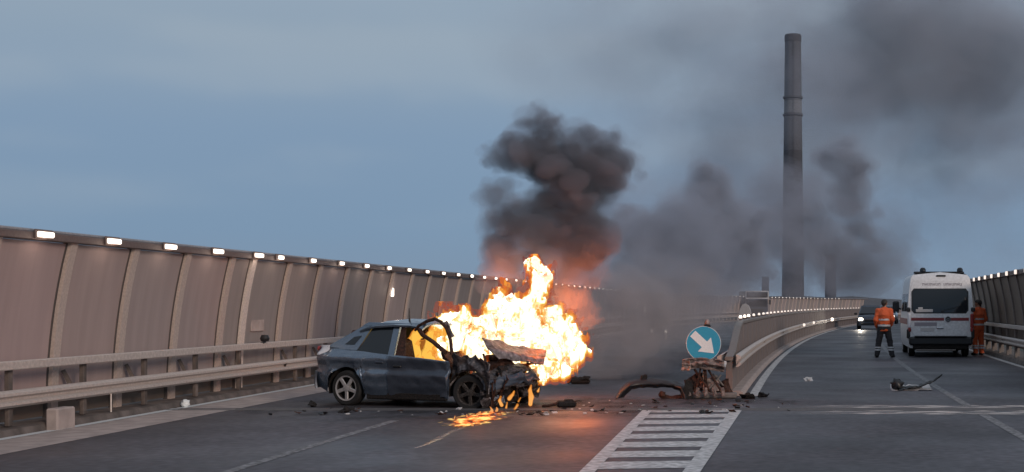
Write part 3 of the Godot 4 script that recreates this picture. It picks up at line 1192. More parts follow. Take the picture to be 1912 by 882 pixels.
func wheel(parent: Node3D, c: Vector3, side: float, r: float, rim: Material, lean := Basis()) -> void:
	var x := Transform3D(lean * Basis(Vector3(1, 0, 0), Vector3(0, 0, side), Vector3(0, -side, 0)), c)   # lathe axis points outward
	var m := Mb.new()
	m.lathe([Vector2(r * 0.68, -0.10), Vector2(r * 0.9, -0.10), Vector2(r * 0.985, -0.07), Vector2(r, -0.03), Vector2(r, 0.03), Vector2(r * 0.985, 0.065), Vector2(r * 0.9, 0.095), Vector2(r * 0.70, 0.09), Vector2(r * 0.68, 0.05)], 30, x)
	var w := Node3D.new()
	w.name = "wheel"
	parent.add_child(w, true)
	obj("tyre", m, M.rubber, w)
	m = Mb.new()
	m.lathe([Vector2(r * 0.69, 0.07), Vector2(r * 0.70, 0.085), Vector2(r * 0.62, 0.08), Vector2(r * 0.60, -0.02), Vector2(r * 0.1, -0.03), Vector2(0, -0.03)], 30, x)
	obj("brake_disc", m, M.char, w)
	m = Mb.new()
	m.lathe([Vector2(r * 0.71, 0.06), Vector2(r * 0.71, 0.092), Vector2(r * 0.63, 0.085), Vector2(r * 0.62, 0.02)], 30, x)
	m.lathe([Vector2(r * 0.22, 0.0), Vector2(r * 0.21, 0.085), Vector2(r * 0.08, 0.092), Vector2(0, 0.092)], 20, x)
	for k in 5:
		var a := TAU * k / 5.0 + 0.3
		var d := Vector3(cos(a), 0, sin(a))
		var t := Vector3(-sin(a), 0, cos(a))
		var b := x.basis * Basis(d, Vector3.UP, -t)
		m.box(x * (d * r * 0.42 + Vector3.UP * 0.07), Vector3(r * 0.46, 0.025, r * 0.21), 0.008, b)
	obj("rim", m, rim, w)

func crumple(c: Vector3, sx: float, sy: float, b: Basis, amp: float, seed_: float, nx := 9, ny := 6) -> Array:
	var rows := []
	for i in ny:
		var r := []
		for j in nx:
			var u := (j / float(nx - 1) - 0.5) * sx
			var v := (i / float(ny - 1) - 0.5) * sy
			var q := Vector3(u, v, 0)
			q.z += amp * (wob.get_noise_3d(u * 3.5 + seed_, v * 3.5, seed_ * 1.7) + 0.5 * wob.get_noise_3d(u * 9.0, v * 9.0 + seed_, 2.0))
			q.x += amp * 0.5 * wob.get_noise_3d(u * 4.0, v * 4.0, seed_ + 20.0)
			q.y += amp * 0.5 * wob.get_noise_3d(u * 4.0, v * 4.0, seed_ + 40.0)
			r.append(c + b * q)
		rows.append(r)
	return rows

func build_car() -> void:
	var car := thing("burning_car", "dark blue hatchback with a crushed front, on fire and standing across the left lanes", "car", Vector3(-6.49, 0, -22.07), deg_to_rad(-20.7))
	var m := Mb.new()
	# body sides, tail, deck, roof
	for s in [1.0, -1.0]: m.grid(car_side(-0.66, 1.96, s, 0.0))
	var rows := []
	for j in 15:
		var y := lerpf(0.28, 0.93, j / 14.0)
		var r := []
		var w := car_w(-0.66, y)
		for i in 17:
			var u := i / 8.0 - 1.0
			r.append(Vector3(-0.66 - 0.10 * (1.0 - u * u) - 0.05 * smoothstep(0.62, 0.52, y) * (1.0 - pow(u, 6.0)), y, u * w))
		rows.append(r)
	m.grid(rows)
	rows = []
	var prof := [[-0.72, 0.93], [-0.64, 0.965], [-0.45, 1.0], [-0.30, 1.02]]
	for q in prof:
		var r := []
		for i in 13:
			var u := i / 6.0 - 1.0
			r.append(Vector3(q[0] + 0.06 * u * u, q[1] - 0.04 * u * u, u * 0.66))
		rows.append(r)
	m.grid(rows)
	var body := obj("body", m, M.car_paint, car)
	m = Mb.new()
	rows = []
	prof = [[0.10, 1.265], [0.20, 1.315], [0.42, 1.352], [0.75, 1.368], [1.05, 1.362], [1.22, 1.345], [1.30, 1.31]]
	for q in prof:
		var r := []
		for i in 13:
			var u := i / 6.0 - 1.0
			r.append(Vector3(q[0], q[1] - 0.055 * u * u - 0.03 * pow(u, 6.0) + 0.03 * wob.get_noise_3d(q[0] * 3.0, u * 2.0, 8.0), u * 0.60))
		rows.append(r)
	m.slab(rows, 0.03)
	obj("roof", m, M.car_paint, car)
	m = Mb.new()
	m.tube([Vector3(0.86, 1.35, 0.32), Vector3(0.85, 1.55, 0.32)], [0.016, 0.006], 8)
	obj("aerial", m, M.black_plastic, car)
	# rear screen and side glass
	m = Mb.new()
	rows = []
	for q in [[-0.28, 1.02], [-0.10, 1.13], [0.09, 1.255]]:
		var r := []
		for i in 7:
			var u := i / 3.0 - 1.0
			r.append(Vector3(q[0], q[1] - 0.02 * u * u, u * lerpf(0.60, 0.52, (q[1] - 1.02) / 0.24)))
		rows.append(r)
	m.slab(rows, 0.012)
	obj("rear_window", m, M.dark_glass, car)
	for s in [1.0, -1.0]:
		var x := house(s)
		m = Mb.new()
		m.prism(poly([[-0.46, 0.93], [-0.02, 0.885], [0.14, 0.88], [0.20, 1.0], [0.32, 1.28], [0.16, 1.285], [-0.05, 1.16], [-0.30, 1.02]]), -0.05, 0.0, x)
		obj("rear_pillar", m, M.car_paint, car)
		m = Mb.new()
		m.prism(poly([[-0.12, 0.97], [0.06, 0.965], [0.16, 1.11], [0.02, 1.09]]), 0.001, 0.006, x)
		obj("quarter_window", m, M.dark_glass, car)
		m = Mb.new()
		m.prism(poly([[0.15, 0.875], [0.76, 0.815], [0.73, 1.27], [0.33, 1.275], [0.21, 1.0]]), -0.03, -0.012, x)
		obj("side_window", m, M.dark_glass, car)
		m = Mb.new()
		m.prism(poly([[0.76, 0.81], [0.87, 0.80], [0.83, 1.30], [0.72, 1.30]]), -0.045, 0.004, x)
		obj("door_pillar", m, M.car_paint if s > 0 else M.char, car)
		m = Mb.new()
		m.prism(poly([[0.28, 1.268], [1.24, 1.255], [1.30, 1.305], [0.22, 1.325], [0.12, 1.27]]), -0.05, 0.006, x)
		obj("roof_rail", m, M.car_paint, car)
	m = Mb.new()
	m.prism(poly([[0.885, 0.80], [1.08, 0.785], [0.93, 1.26], [0.855, 1.26]]), -0.03, -0.015, house(1.0))
	obj("cracked_window", m, M.rusted, car)
	# doors, proud of the sides
	var d := obj("door", door_mesh(0.17, 0.79, 1.0), M.car_paint, car)
	d.set_meta("label", "dented rear door with a bright crease")
	m = Mb.new()
	m.box(Vector3(0.66, 0.70, 0.835), Vector3(0.16, 0.035, 0.03), 0.012)
	obj("handle", m, M.car_paint_dull, d)
	d = obj("door", door_mesh(0.82, 1.90, 1.0), M.car_paint_dull, car)
	d.set_meta("label", "dark front door pushed out of line")
	m = Mb.new()
	m.box(Vector3(1.0, 0.64, 0.84), Vector3(0.16, 0.035, 0.03), 0.012)
	obj("handle", m, M.black_plastic, d)
	m = Mb.new()
	m.slab(crumple(Vector3(1.36, 0.735, 0.775), 1.06, 0.09, Basis(Vector3.RIGHT, -0.55).rotated(Vector3.BACK, -0.085), 0.02, 5.0, 14, 4), 0.015)
	obj("sill_trim", m, M.car_paint, d)
	obj("door", door_mesh(0.82, 1.90, -1.0), M.char, car)
	m = Mb.new()
	for s in [1.0, -1.0]: m.box(Vector3(1.13, 0.17, 0.77 * s), Vector3(1.5, 0.12, 0.06), 0.02)
	obj("rocker_panel", m, M.char, car)
	# rear end
	for s in [1.0, -1.0]:
		m = Mb.new()
		m.grid(lamp_rows(s))
		obj("tail_light", m, M.lamp_lens_clear, car)
		m = Mb.new()
		m.box(Vector3(-0.71, 0.90, 0.50 * s), Vector3(0.05, 0.07, 0.22), 0.02)
		obj("tail_light_lower", m, M.lamp_lens_red, car)
	m = Mb.new()
	rows = []
	for j in 7:
		var y := lerpf(0.26, 0.54, j / 6.0)
		var r := []
		for i in 21:
			var u := i / 10.0 - 1.0
			var a := u * 1.45
			r.append(Vector3(-0.56 - 0.24 * cos(a) + 0.02 * pow((y - 0.4) / 0.14, 2.0), y, 0.83 * sin(a)))
		rows.append(r)
	m.slab(rows, 0.03)
	obj("rear_bumper", m, M.car_paint_dull, car)
	m = Mb.new()
	m.box(Vector3(-0.79, 0.62, 0), Vector3(0.02, 0.11, 0.5), 0.008)
	obj("number_plate", m, M.dust_white, car)
	# wheels
	wheel(car, Vector3(0, 0.275, 0.715), 1.0, 0.285, M.alloy)
	wheel(car, Vector3(0, 0.275, -0.70), -1.0, 0.285, M.alloy)
	wheel(car, Vector3(2.24, 0.255, 0.66), 1.0, 0.28, M.alloy_sooty, Basis(Vector3.UP, 0.22).rotated(Vector3.RIGHT, 0.10))
	wheel(car, Vector3(2.30, 0.275, -0.70), -1.0, 0.28, M.alloy_sooty, Basis(Vector3.UP, -0.15))
	m = Mb.new()
	for s in [1.0, -1.0]:
		for ax in [0.0, 2.26]:
			rows = []
			for i in 13:
				var a := PI * (i / 12.0 * 1.16 - 0.08)
				rows.append([Vector3(ax + 0.35 * cos(a), 0.27 + 0.35 * sin(a), s * 0.50), Vector3(ax + 0.345 * cos(a), 0.27 + 0.345 * sin(a), s * 0.80)])
			m.grid(rows)
	obj("wheel_arch", m, M.char, car)
	# inside
	m = Mb.new()
	m.box(Vector3(0.75, 0.30, 0), Vector3(2.5, 0.06, 1.35), 0.01)
	m.box(Vector3(-0.25, 0.55, 0), Vector3(0.5, 0.5, 1.1), 0.05)
	m.box(Vector3(1.98, 0.50, 0), Vector3(0.05, 0.5, 1.3), 0.01)
	obj("floor_pan", m, M.char, car)
	for q in [[0.95, 0.36], [0.95, -0.36], [0.12, 0.36], [0.12, -0.36]]:
		m = Mb.new()
		m.box(Vector3(q[0] + 0.12, 0.50, q[1]), Vector3(0.5, 0.16, 0.46), 0.05)
		m.box(Vector3(q[0] - 0.16, 0.80, q[1]), Vector3(0.14, 0.52, 0.44), 0.05, Basis(Vector3.BACK, 0.22))
		m.box(Vector3(q[0] - 0.24, 1.12, q[1]), Vector3(0.09, 0.15, 0.26), 0.035, Basis(Vector3.BACK, 0.2))
		obj("seat", m, M.rusted, car)
	m = Mb.new()
	m.slab(crumple(Vector3(1.78, 0.70, 0), 1.3, 0.36, Basis(Vector3.UP, PI * 0.5).rotated(Vector3.BACK, 0.5), 0.10, 12.0), 0.05)
	obj("dashboard", m, M.rusted, car)
	m = Mb.new()
	var ring := []
	for i in 17:
		var a := TAU * i / 16.0
		ring.append(Vector3(1.52 + 0.07 * cos(a), 0.82 + 0.17 * cos(a), -0.36 + 0.18 * sin(a)))
	m.tube(ring, [0.014], 8, false)
	m.bar(Vector3(1.52, 0.82, -0.36), Vector3(1.8, 0.70, -0.36), 0.05, 0.05)
	obj("steering_wheel", m, M.char, car)
	# bent screen pillar and the door frame torn up over it
	m = Mb.new()
	m.tube([Vector3(1.20, 1.24, 0.57), Vector3(1.32, 1.13, 0.62), Vector3(1.55, 1.02, 0.66), Vector3(1.80, 0.86, 0.70)], [0.036, 0.034, 0.034, 0.04], 8)
	obj("screen_pillar", m, M.rusted, car)
	m = Mb.new()
	m.tube([Vector3(1.18, 1.20, 0.62), Vector3(1.27, 1.27, 0.66), Vector3(1.45, 1.345, 0.70), Vector3(1.62, 1.385, 0.72), Vector3(1.74, 1.34, 0.74), Vector3(1.85, 1.24, 0.75), Vector3(1.93, 1.06, 0.76), Vector3(1.965, 0.84, 0.77)], [0.02, 0.024, 0.028, 0.029, 0.027, 0.026, 0.026, 0.03], 8)
	obj("door_frame", m, M.rusted, car)
	m = Mb.new()
	m.slab(crumple(Vector3(1.86, 1.22, 0.72), 0.28, 0.10, Basis(Vector3.BACK, -1.0), 0.05, 3.0, 8, 4), 0.02)
	obj("torn_trim", m, M.scorched_paint, car)
	m = Mb.new()
	m.tube([Vector3(1.22, 1.26, -0.57), Vector3(1.6, 1.05, -0.63), Vector3(1.86, 0.86, -0.68)], [0.03], 8)
	obj("screen_pillar", m, M.char, car)
	# front end: wing, engine, radiator, slam panel, bumper
	m = Mb.new()
	rows = []
	for j in 8:
		var r := []
		for i in 18:
			var x := lerpf(1.93, 2.62, i / 17.0)
			var lowy := 0.24
			var dd := absf(x - 2.26)
			if dd < 0.34: lowy = maxf(lowy, 0.25 + sqrt(0.34 * 0.34 - dd * dd))
			var y := lerpf(lowy, 0.82 - 0.10 * (x - 1.93) + 0.10 * wob.get_noise_2d(x * 6.0, 3.0), j / 7.0)
			r.append(Vector3(x, y, 0.75 + 0.12 * wob.get_noise_3d(x * 4.0, y * 4.0, 1.0)))
		rows.append(r)
	m.slab(rows, 0.015)
	obj("front_wing", m, M.burnt_steel, car)
	m = Mb.new()
	m.box(Vector3(2.30, 0.50, -0.05), Vector3(0.42, 0.42, 0.62), 0.05, Basis(Vector3.UP, 0.1))
	m.box(Vector3(2.28, 0.76, -0.05), Vector3(0.30, 0.10, 0.46), 0.03, Basis(Vector3.UP, 0.1))
	m.tube([Vector3(2.42, 0.72, 0.2), Vector3(2.56, 0.70, 0.1), Vector3(2.6, 0.55, -0.1), Vector3(2.55, 0.45, -0.3)], [0.05], 10)
	obj("engine_block", m, M.rusted, car)
	m = Mb.new()
	m.slab(crumple(Vector3(2.62, 0.46, -0.05), 1.05, 0.38, Basis(Vector3.UP, PI * 0.5), 0.10, 31.0, 10, 6), 0.05)
	obj("radiator", m, M.char, car)
	m = Mb.new()
	m.slab(band_rows(2.74, 0.60, 0.12, 0.30, 2.0), 0.02)
	obj("slam_panel", m, M.burnt_steel, car)
	m = Mb.new()
	m.slab(band_rows(2.80, 0.47, 0.17, 0.10, 6.0), 0.025)
	obj("front_bumper", m, M.car_paint_dull, car)
	m = Mb.new()
	m.slab(band_rows(2.76, 0.36, 0.06, 0.05, 9.0), 0.03)
	obj("bumper_beam", m, M.burnt_steel, car)
	# bonnet thrown up and folded
	m = Mb.new()
	rows = []
	var c0 := [at(901, 632, 21.0), at(1021, 655, 21.9)]
	var c1 := [at(912, 652, 20.72), at(1017, 668, 21.45)]
	var c2 := [at(932, 671, 20.78), at(1016, 680, 21.38)]
	for i in 8:
		var r := []
		for j in 14:
			var v := i / 7.0
			var u := j / 13.0
			var a: Vector3 = c2[0].lerp(c1[0], minf(v * 2.0, 1.0)).lerp(c0[0], maxf(v * 2.0 - 1.0, 0.0))
			var b: Vector3 = c2[1].lerp(c1[1], minf(v * 2.0, 1.0)).lerp(c0[1], maxf(v * 2.0 - 1.0, 0.0))
			var p: Vector3 = car.transform.affine_inverse() * a.lerp(b, u)
			p += Vector3(0.3, 1, 0.4) * 0.055 * wob.get_noise_3d(u * 3.0, v * 2.0, 6.0)
			r.append(p)
		rows.append(r)
	m.slab(rows, 0.022)
	obj("bonnet", m, M.scorched_paint, car)
	m = Mb.new()
	m.tube([Vector3(2.62, 0.60, -0.35), Vector3(2.60, 0.78, -0.42)], [0.02], 6)
	m.tube([Vector3(2.60, 0.60, -0.60), Vector3(2.58, 0.82, -0.62)], [0.025], 6)
	m.tube([Vector3(2.40, 0.62, 0.45), Vector3(2.30, 0.84, 0.42)], [0.02], 6)
	obj("bonnet_stay", m, M.rusted, car)
	# torn sheets and hanging pieces
	for k in 20:
		var p := Vector3(rng.randf_range(1.95, 2.78), 0, rng.randf_range(-0.75, 0.80))
		p.y = rng.randf_range(0.10, 0.72) if p.z > 0.2 else rng.randf_range(0.08, 0.5)
		var b := Basis.from_euler(Vector3(rng.randf_range(-1.2, 1.2), rng.randf_range(-1.5, 1.5), rng.randf_range(-1.5, 1.5)))
		m = Mb.new()
		m.slab(crumple(p, rng.randf_range(0.12, 0.42), rng.randf_range(0.05, 0.2), b, 0.10, k * 3.7, 7, 5), 0.012)
		obj("torn_sheet", m, [M.char, M.rusted, M.char, M.burnt_steel][k % 4], car)
	for k in 9:
		var a := Vector3(rng.randf_range(2.3, 2.8), rng.randf_range(0.3, 0.5), rng.randf_range(-0.7, 0.7))
		m = Mb.new()
		m.tube([a, a + Vector3(rng.randf_range(-0.1, 0.1), -0.15, rng.randf_range(-0.1, 0.1)), Vector3(a.x + rng.randf_range(-0.15, 0.15), 0.02, a.z + rng.randf_range(-0.2, 0.2))], [0.02, 0.015, 0.012], 6)
		obj("hanging_pipe", m, M.rusted, car)

func door_mesh(x0: float, x1: float, s: float) -> Mb:
	var m := Mb.new()
	m.slab(car_side(x0, x1, s, 0.014, 16, 0.03), 0.02)
	return m

func lamp_rows(s: float) -> Array:
	var rows := []
	for j in 6:
		var y := lerpf(0.80, 0.955, j / 5.0)
		var r := []
		for i in 9:
			var x := lerpf(-0.70, -0.40, i / 8.0)
			r.append(Vector3(x - 0.03 * (1.0 - absf(i - 4.0) / 4.0), y, s * (minf(car_w(x, y), 0.68) + 0.015 + 0.02 * sin(PI * i / 8.0))))
		if s < 0: r.reverse()
		rows.append(r)
	return rows

func band_rows(x: float, y: float, hgt: float, curl: float, seed_: float) -> Array:
	var rows := []
	for i in 7:
		var v := i / 6.0 - 0.5
		var r := []
		for j in 22:
			var u := 1.0 - j / 10.5
			var px := x - 0.13 * u * u - 0.10 * smoothstep(0.2, 1.0, u)
			var py := y + v * hgt - 0.10 * smoothstep(0.1, 1.0, u) + 0.05 * wob.get_noise_2d(u * 3.0, seed_)
			r.append(Vector3(px - curl * 0.5 * (v + 0.5) * (v + 0.5) + 0.05 * wob.get_noise_3d(u * 4.0, v * 3.0, seed_), py, u * 0.80))
		rows.append(r)
	return rows


# ---------------------------------------------------------------- fire
func flame_material(called: String, alpha: float, energy: float, stops: Array) -> StandardMaterial3D:
	var m := mat(called, Color(0.02, 0.01, 0.005, alpha), 0.9)
	m.metallic_specular = 0.0
	if alpha < 1.0: m.transparency = BaseMaterial3D.TRANSPARENCY_ALPHA
	var im := Image.create(64, 64, false, Image.FORMAT_RGB8)
	for j in 64:
		var t := j / 63.0
		var c: Color = stops[stops.size() - 1][1]
		for k in stops.size() - 1:
			if t >= stops[k][0] and t <= stops[k + 1][0]:
				c = (stops[k][1] as Color).lerp(stops[k + 1][1], (t - stops[k][0]) / (stops[k + 1][0] - stops[k][0]))
		for i in 64: im.set_pixel(i, j, c)
	m.emission_enabled = true
	m.emission = Color.WHITE
	m.emission_operator = BaseMaterial3D.EMISSION_OP_MULTIPLY
	m.emission_texture = ImageTexture.create_from_image(im)
	m.texture_repeat = false
	m.emission_energy_multiplier = energy
	return m

# tongues: chains of [px, py, z, radius]
func flame(parent: Node3D, tongues: Array, cell: float, amp: float, foot: float, tall: float, seed_: float, layers: Array) -> void:
	var lo := Vector3.ONE * 1e6
	var hi := -lo
	var caps := []
	for t in tongues:
		var prev = null
		for q in t:
			var p := at(q[0], q[1], q[2])
			lo = lo.min(p - Vector3.ONE * (q[3] + 0.16))
			hi = hi.max(p + Vector3.ONE * (q[3] + 0.16))
			if prev != null: caps.append([prev[0], p, prev[1], q[3]])
			elif t.size() == 1: caps.append([p, p + Vector3(0, 0.001, 0), q[3], q[3]])
			prev = [p, q[3]]
	var base := Field.new(lo, hi, cell)
	for c in caps: base.cap(c[0], c[1], c[2], c[3], clampf(maxf(c[2], c[3]) * 0.8, 0.006, 0.07))
	for l in layers:
		var fl := Field.new(lo, hi, cell)
		fl.f = base.f.duplicate()
		var i := 0
		for z in fl.d.z:
			for y in fl.d.y:
				for x in fl.d.x:
					if absf(fl.f[i]) < 0.34:
						var p := fl.o + Vector3(x, y, z) * cell
						var w := wob.get_noise_3d(p.x * 3.4 + seed_, p.y * 2.2 + l[3], p.z * 3.4)
						var w2 := wob.get_noise_3d(p.x * 9.0, p.y * 5.5 + l[3] * 2.0, p.z * 9.0 + seed_)
						fl.f[i] += amp * (1.6 * w + 0.8 * w2)
					i += 1
		var m := Mb.new()
		fl.nets(m, l[2], func(p: Vector3) -> Vector2:
			var t := clampf((p.y - foot) / tall, 0.0, 1.0)
			var w := wob.get_noise_3d(p.x * 4.0, p.y * 3.0 + l[3], p.z * 4.0)
			return Vector2(0.5, clampf(1.0 - pow(t, 1.8) * 0.60 + 0.22 * w, 0.02, 0.98)))
		if m.v.size(): obj(l[0], m, l[1], parent).set_meta("kind", "stuff")

func film_material() -> StandardMaterial3D:
	var im := Image.create(128, 256, false, Image.FORMAT_RGBA8)
	var n := FastNoiseLite.new()
	n.seed = 77
	n.frequency = 0.03
	n.fractal_octaves = 4
	for y in 256:
		for x in 128:
			var u := x / 63.5 - 1.0
			var v := y / 255.0
			var q := n.get_noise_2d(x, y * 0.5) * 0.9
			var a := smoothstep(0.0, 0.55, 0.75 - absf(u) + q * 0.9) * smoothstep(0.0, 0.15, v) * smoothstep(1.0, 0.75, v)
			var heat := clampf(0.45 + q * 1.3 + 0.2 * (1.0 - absf(u)), 0, 1)
			var c := Color(0.75, 0.22, 0.08).lerp(Color(0.98, 0.50, 0.20), smoothstep(0.1, 0.5, heat)).lerp(Color(1.0, 0.86, 0.5), smoothstep(0.6, 0.95, heat))
			im.set_pixel(x, y, Color(c.r, c.g, c.b, a * (0.25 + 0.75 * smoothstep(0.1, 0.6, heat))))
	var t := ImageTexture.create_from_image(im)
	var m := mat("burning_film", Color(0.05, 0.02, 0.01, 1.0), 0.9)
	m.albedo_color = Color(1, 1, 1, 0.9)
	m.albedo_texture = t
	m.transparency = BaseMaterial3D.TRANSPARENCY_ALPHA
	m.texture_repeat = false
	m.emission_enabled = true
	m.emission = Color.WHITE
	m.emission_operator = BaseMaterial3D.EMISSION_OP_MULTIPLY
	m.emission_texture = t
	m.emission_energy_multiplier = 0.85
	return m

func build_fire() -> void:
	var white := Color(1.0, 0.985, 0.90)
	var cream := Color(1.0, 0.95, 0.70)
	var yellow := Color(1.0, 0.83, 0.36)
	var amber := Color(1.0, 0.60, 0.22)
	var orange := Color(0.95, 0.40, 0.14)
	var red := Color(0.72, 0.24, 0.10)
	var core := flame_material("flame_core", 1.0, 6.5, [[0.0, yellow], [0.12, cream], [0.28, white], [1.0, white]])
	var mid := flame_material("flame_mid", 0.5, 2.0, [[0.0, amber], [0.3, yellow], [0.6, cream], [1.0, cream]])
	var skin := flame_material("flame_skin", 0.42, 1.15, [[0.0, orange], [0.4, amber], [0.75, yellow], [1.0, yellow]])
	var outer := flame_material("flame_outer", 0.32, 0.95, [[0.0, red], [0.4, orange], [0.8, amber], [1.0, amber]])
	var halo := flame_material("flame_halo", 0.16, 0.75, [[0.0, red], [0.5, red], [1.0, orange]])
	var cabin := flame_material("flame_cabin", 1.0, 0.92, [[0.0, orange], [0.35, amber], [0.7, yellow], [1.0, yellow]])
	var stream := flame_material("flame_stream", 1.0, 0.85, [[0.0, red], [0.3, orange], [0.7, Color(0.95, 0.52, 0.25)], [1.0, Color(1.0, 0.72, 0.45)]])
	var low := flame_material("flame_low", 1.0, 0.95, [[0.0, red], [0.3, orange], [0.7, amber], [1.0, Color(1.0, 0.75, 0.45)]])
	var f := thing("engine_fire", "tall bright yellow-white flames bursting from the crushed front of the car", "fire")
	var tongues := [
		[[880, 680, 22.0, 0.16], [905, 650, 22.2, 0.26], [930, 610, 22.3, 0.22], [940, 575, 22.1, 0.14], [936, 552, 22.1, 0.07], [932, 540, 22.1, 0.035]],
		[[960, 660, 22.4, 0.36], [970, 620, 22.4, 0.32], [985, 585, 22.1, 0.20], [1000, 558, 22.1, 0.12], [1006, 530, 22.1, 0.085], [1008, 510, 22.1, 0.06], [1000, 496, 22.1, 0.035], [995, 490, 22.1, 0.02]],
		[[1008, 512, 22.1, 0.05], [1018, 506, 22.1, 0.04], [1024, 512, 22.1, 0.02]],
		[[955, 600, 22.0, 0.2], [958, 572, 22.0, 0.12], [965, 562, 22.0, 0.05]],
		[[1022, 660, 22.5, 0.34], [1032, 630, 22.6, 0.28], [1038, 605, 22.6, 0.17], [1044, 584, 22.6, 0.07]],
		[[1052, 668, 22.7, 0.23], [1060, 640, 22.7, 0.19], [1058, 615, 22.7, 0.11], [1066, 600, 22.7, 0.04]],
		[[1080, 668, 22.7, 0.05], [1087, 650, 22.7, 0.04], [1092, 640, 22.7, 0.02]],
		[[850, 655, 21.9, 0.22], [862, 620, 22.0, 0.16], [868, 600, 22.0, 0.10]],
		[[825, 602, 22.1, 0.09], [838, 592, 22.1, 0.10], [858, 594, 22.1, 0.08], [880, 600, 22.1, 0.06]],
		[[888, 640, 21.6, 0.15], [898, 685, 21.3, 0.11], [922, 696, 21.2, 0.07]],
		[[845, 640, 22.0, 0.14], [850, 665, 21.8, 0.10]],
		[[965, 690, 21.5, 0.09], [1000, 690, 21.7, 0.09], [1040, 688, 22.3, 0.12]]]
	flame(f, tongues, 0.034, 0.13, 0.55, 1.7, 0.0, [["flame_core", core, 0.0, 0.0], ["flame_sheet", mid, 0.014, 0.03], ["flame_skin", skin, 0.032, 0.08], ["flame_veil", outer, 0.055, 0.16], ["flame_halo", halo, 0.09, 0.3]])
	var lit := OmniLight3D.new()
	lit.name = "fire_light"
	lit.light_color = Color(1.0, 0.47, 0.20)
	lit.light_energy = 3.0
	lit.light_size = 0.3
	lit.omni_range = 80.0
	lit.omni_attenuation = 2.0
	lit.shadow_enabled = true
	lit.position = at(1045, 655, 22.9)
	f.add_child(lit, true)
	lit = lit.duplicate()
	lit.position = at(1078, 575, 22.4)
	lit.light_energy = 2.8
	f.add_child(lit, true)
	lit = lit.duplicate()
	lit.position = at(935, 515, 22.5)
	lit.light_energy = 0.5
	f.add_child(lit, true)
	f = thing("cabin_fire", "orange and yellow flames filling the front of the car's cabin", "fire")
	flame(f, [[[772, 676, 22.1, 0.17], [780, 645, 22.2, 0.15], [790, 625, 22.2, 0.07]],
		[[806, 676, 22.0, 0.22], [812, 645, 22.1, 0.20], [818, 618, 22.1, 0.10]],
		[[838, 670, 21.8, 0.14], [841, 642, 21.9, 0.12], [836, 622, 21.9, 0.06]],
		[[756, 674, 22.1, 0.05], [758, 652, 22.2, 0.03]]], 0.032, 0.07, 0.65, 0.75, 5.0, [["flame_core", cabin, -0.02, 2.0], ["flame_skin", skin, 0.015, 2.1], ["flame_veil", outer, 0.05, 2.2]])
	f = thing("underside_fire", "small orange flames licking under the crushed bumper of the car", "fire")
	flame(f, [[[990, 755, 21.0, 0.022], [992, 742, 21.0, 0.030], [990, 730, 21.0, 0.018], [992, 720, 21.0, 0.006]], [[937, 757, 20.5, 0.018], [933, 749, 20.5, 0.014], [935, 741, 20.5, 0.005]],
		[[951, 745, 20.6, 0.02], [957, 738, 20.6, 0.014], [960, 731, 20.6, 0.005]], [[1005, 731, 21.2, 0.016], [1008, 722, 21.2, 0.007]], [[962, 764, 20.3, 0.012], [966, 757, 20.3, 0.008]], [[945, 762, 20.3, 0.014], [947, 752, 20.3, 0.005]],
		[[968, 750, 20.6, 0.014], [972, 743, 20.6, 0.006]]], 0.011, 0.009, 0.1, 0.5, 9.0, [["flame_core", low, 0.0, 3.0], ["flame_veil", outer, 0.009, 3.1]])
	# burning petrol running across the road: a film of flame by the car, then a thin wet trickle
	f = thing("burning_fuel_stream", "patch of burning fuel on the asphalt below the car's nose, with a thin trickle", "fire")
	var patch := [[930, 768, 0.16], [912, 774, 0.26], [896, 781, 0.34], [882, 788, 0.32], [868, 796, 0.20], [858, 801, 0.10]]
	var spine := func(list: Array, t: float) -> Array:
		var i := mini(int(t), list.size() - 2)
		var p := []
		for e in 3: p.append(lerpf(list[i][e], list[i + 1][e], t - i))
		return p
	var rows := []
	for k in 41:
		var q: Array = spine.call(patch, k / 40.0 * 4.999)
		var p := at(q[0], q[1], EYE * F / (q[1] - 570.0))
		var r := []
		for e in 9:
			var u := e / 4.0 - 1.0
			var wv: float = q[2] * 1.25 * (1.0 + 0.6 * wob.get_noise_2d(k * 0.35, 4.0 + signf(u) * 7.0))
			r.append(Vector3(p.x + u * wv, 0.009 + 0.01 * (1.0 - u * u), p.z))
		rows.append(r)
	rows.reverse()
	var m := Mb.new()
	m.grid(rows)
	obj("burning_film", m, film_material(), f)
	tongues = []
	for k in 15:
		var q: Array = spine.call(patch, pow(rng.randf(), 1.2) * 4.6)
		var z: float = EYE * F / (q[1] - 570.0) + rng.randf_range(-0.25, 0.25)
		var x: float = q[0] + rng.randfn() * q[2] * F / z * 0.4
		var h := rng.randf_range(0.03, 0.07)
		var py: float = 570.0 + EYE * F / z
		tongues.append([[x, py, z, 0.014], [x + rng.randf_range(-2, 2), py - h * 0.5 * F / z, z, 0.012], [x + rng.randf_range(-3, 3), py - h * F / z, z, 0.004]])
	flame(f, tongues, 0.0125, 0.010, 0.0, 0.12, 14.0, [["flame_core", stream, 0.0, 4.0]])
	var trickle := [[862, 800, 0.05], [848, 806, 0.045], [838, 809, 0.03], [828, 814, 0.03], [822, 819, 0.05], [812, 823, 0.04], [800, 829, 0.03], [788, 834, 0.02], [776, 838, 0.01]]
	rows = []
	for k in 61:
		var q: Array = spine.call(trickle, k / 60.0 * 7.999)
		var p := at(q[0], q[1], EYE * F / (q[1] - 570.0))
		var w: float = q[2] * (1.0 + 0.7 * wob.get_noise_2d(k * 0.4, 11.0))
		p.x += 0.05 * wob.get_noise_2d(k * 0.3, 2.0)
		rows.append([p + Vector3(-w, 0.005, 0), p + Vector3(0, 0.009, 0), p + Vector3(w, 0.005, 0)])
	rows.reverse()
	m = Mb.new()
	m.grid(rows)
	obj("fuel_trickle", m, M.wet_film, f)
	lit = lit.duplicate()
	lit.position = at(890, 782, 18.8) + Vector3(0, 0.25, 0)
	lit.light_energy = 0.06
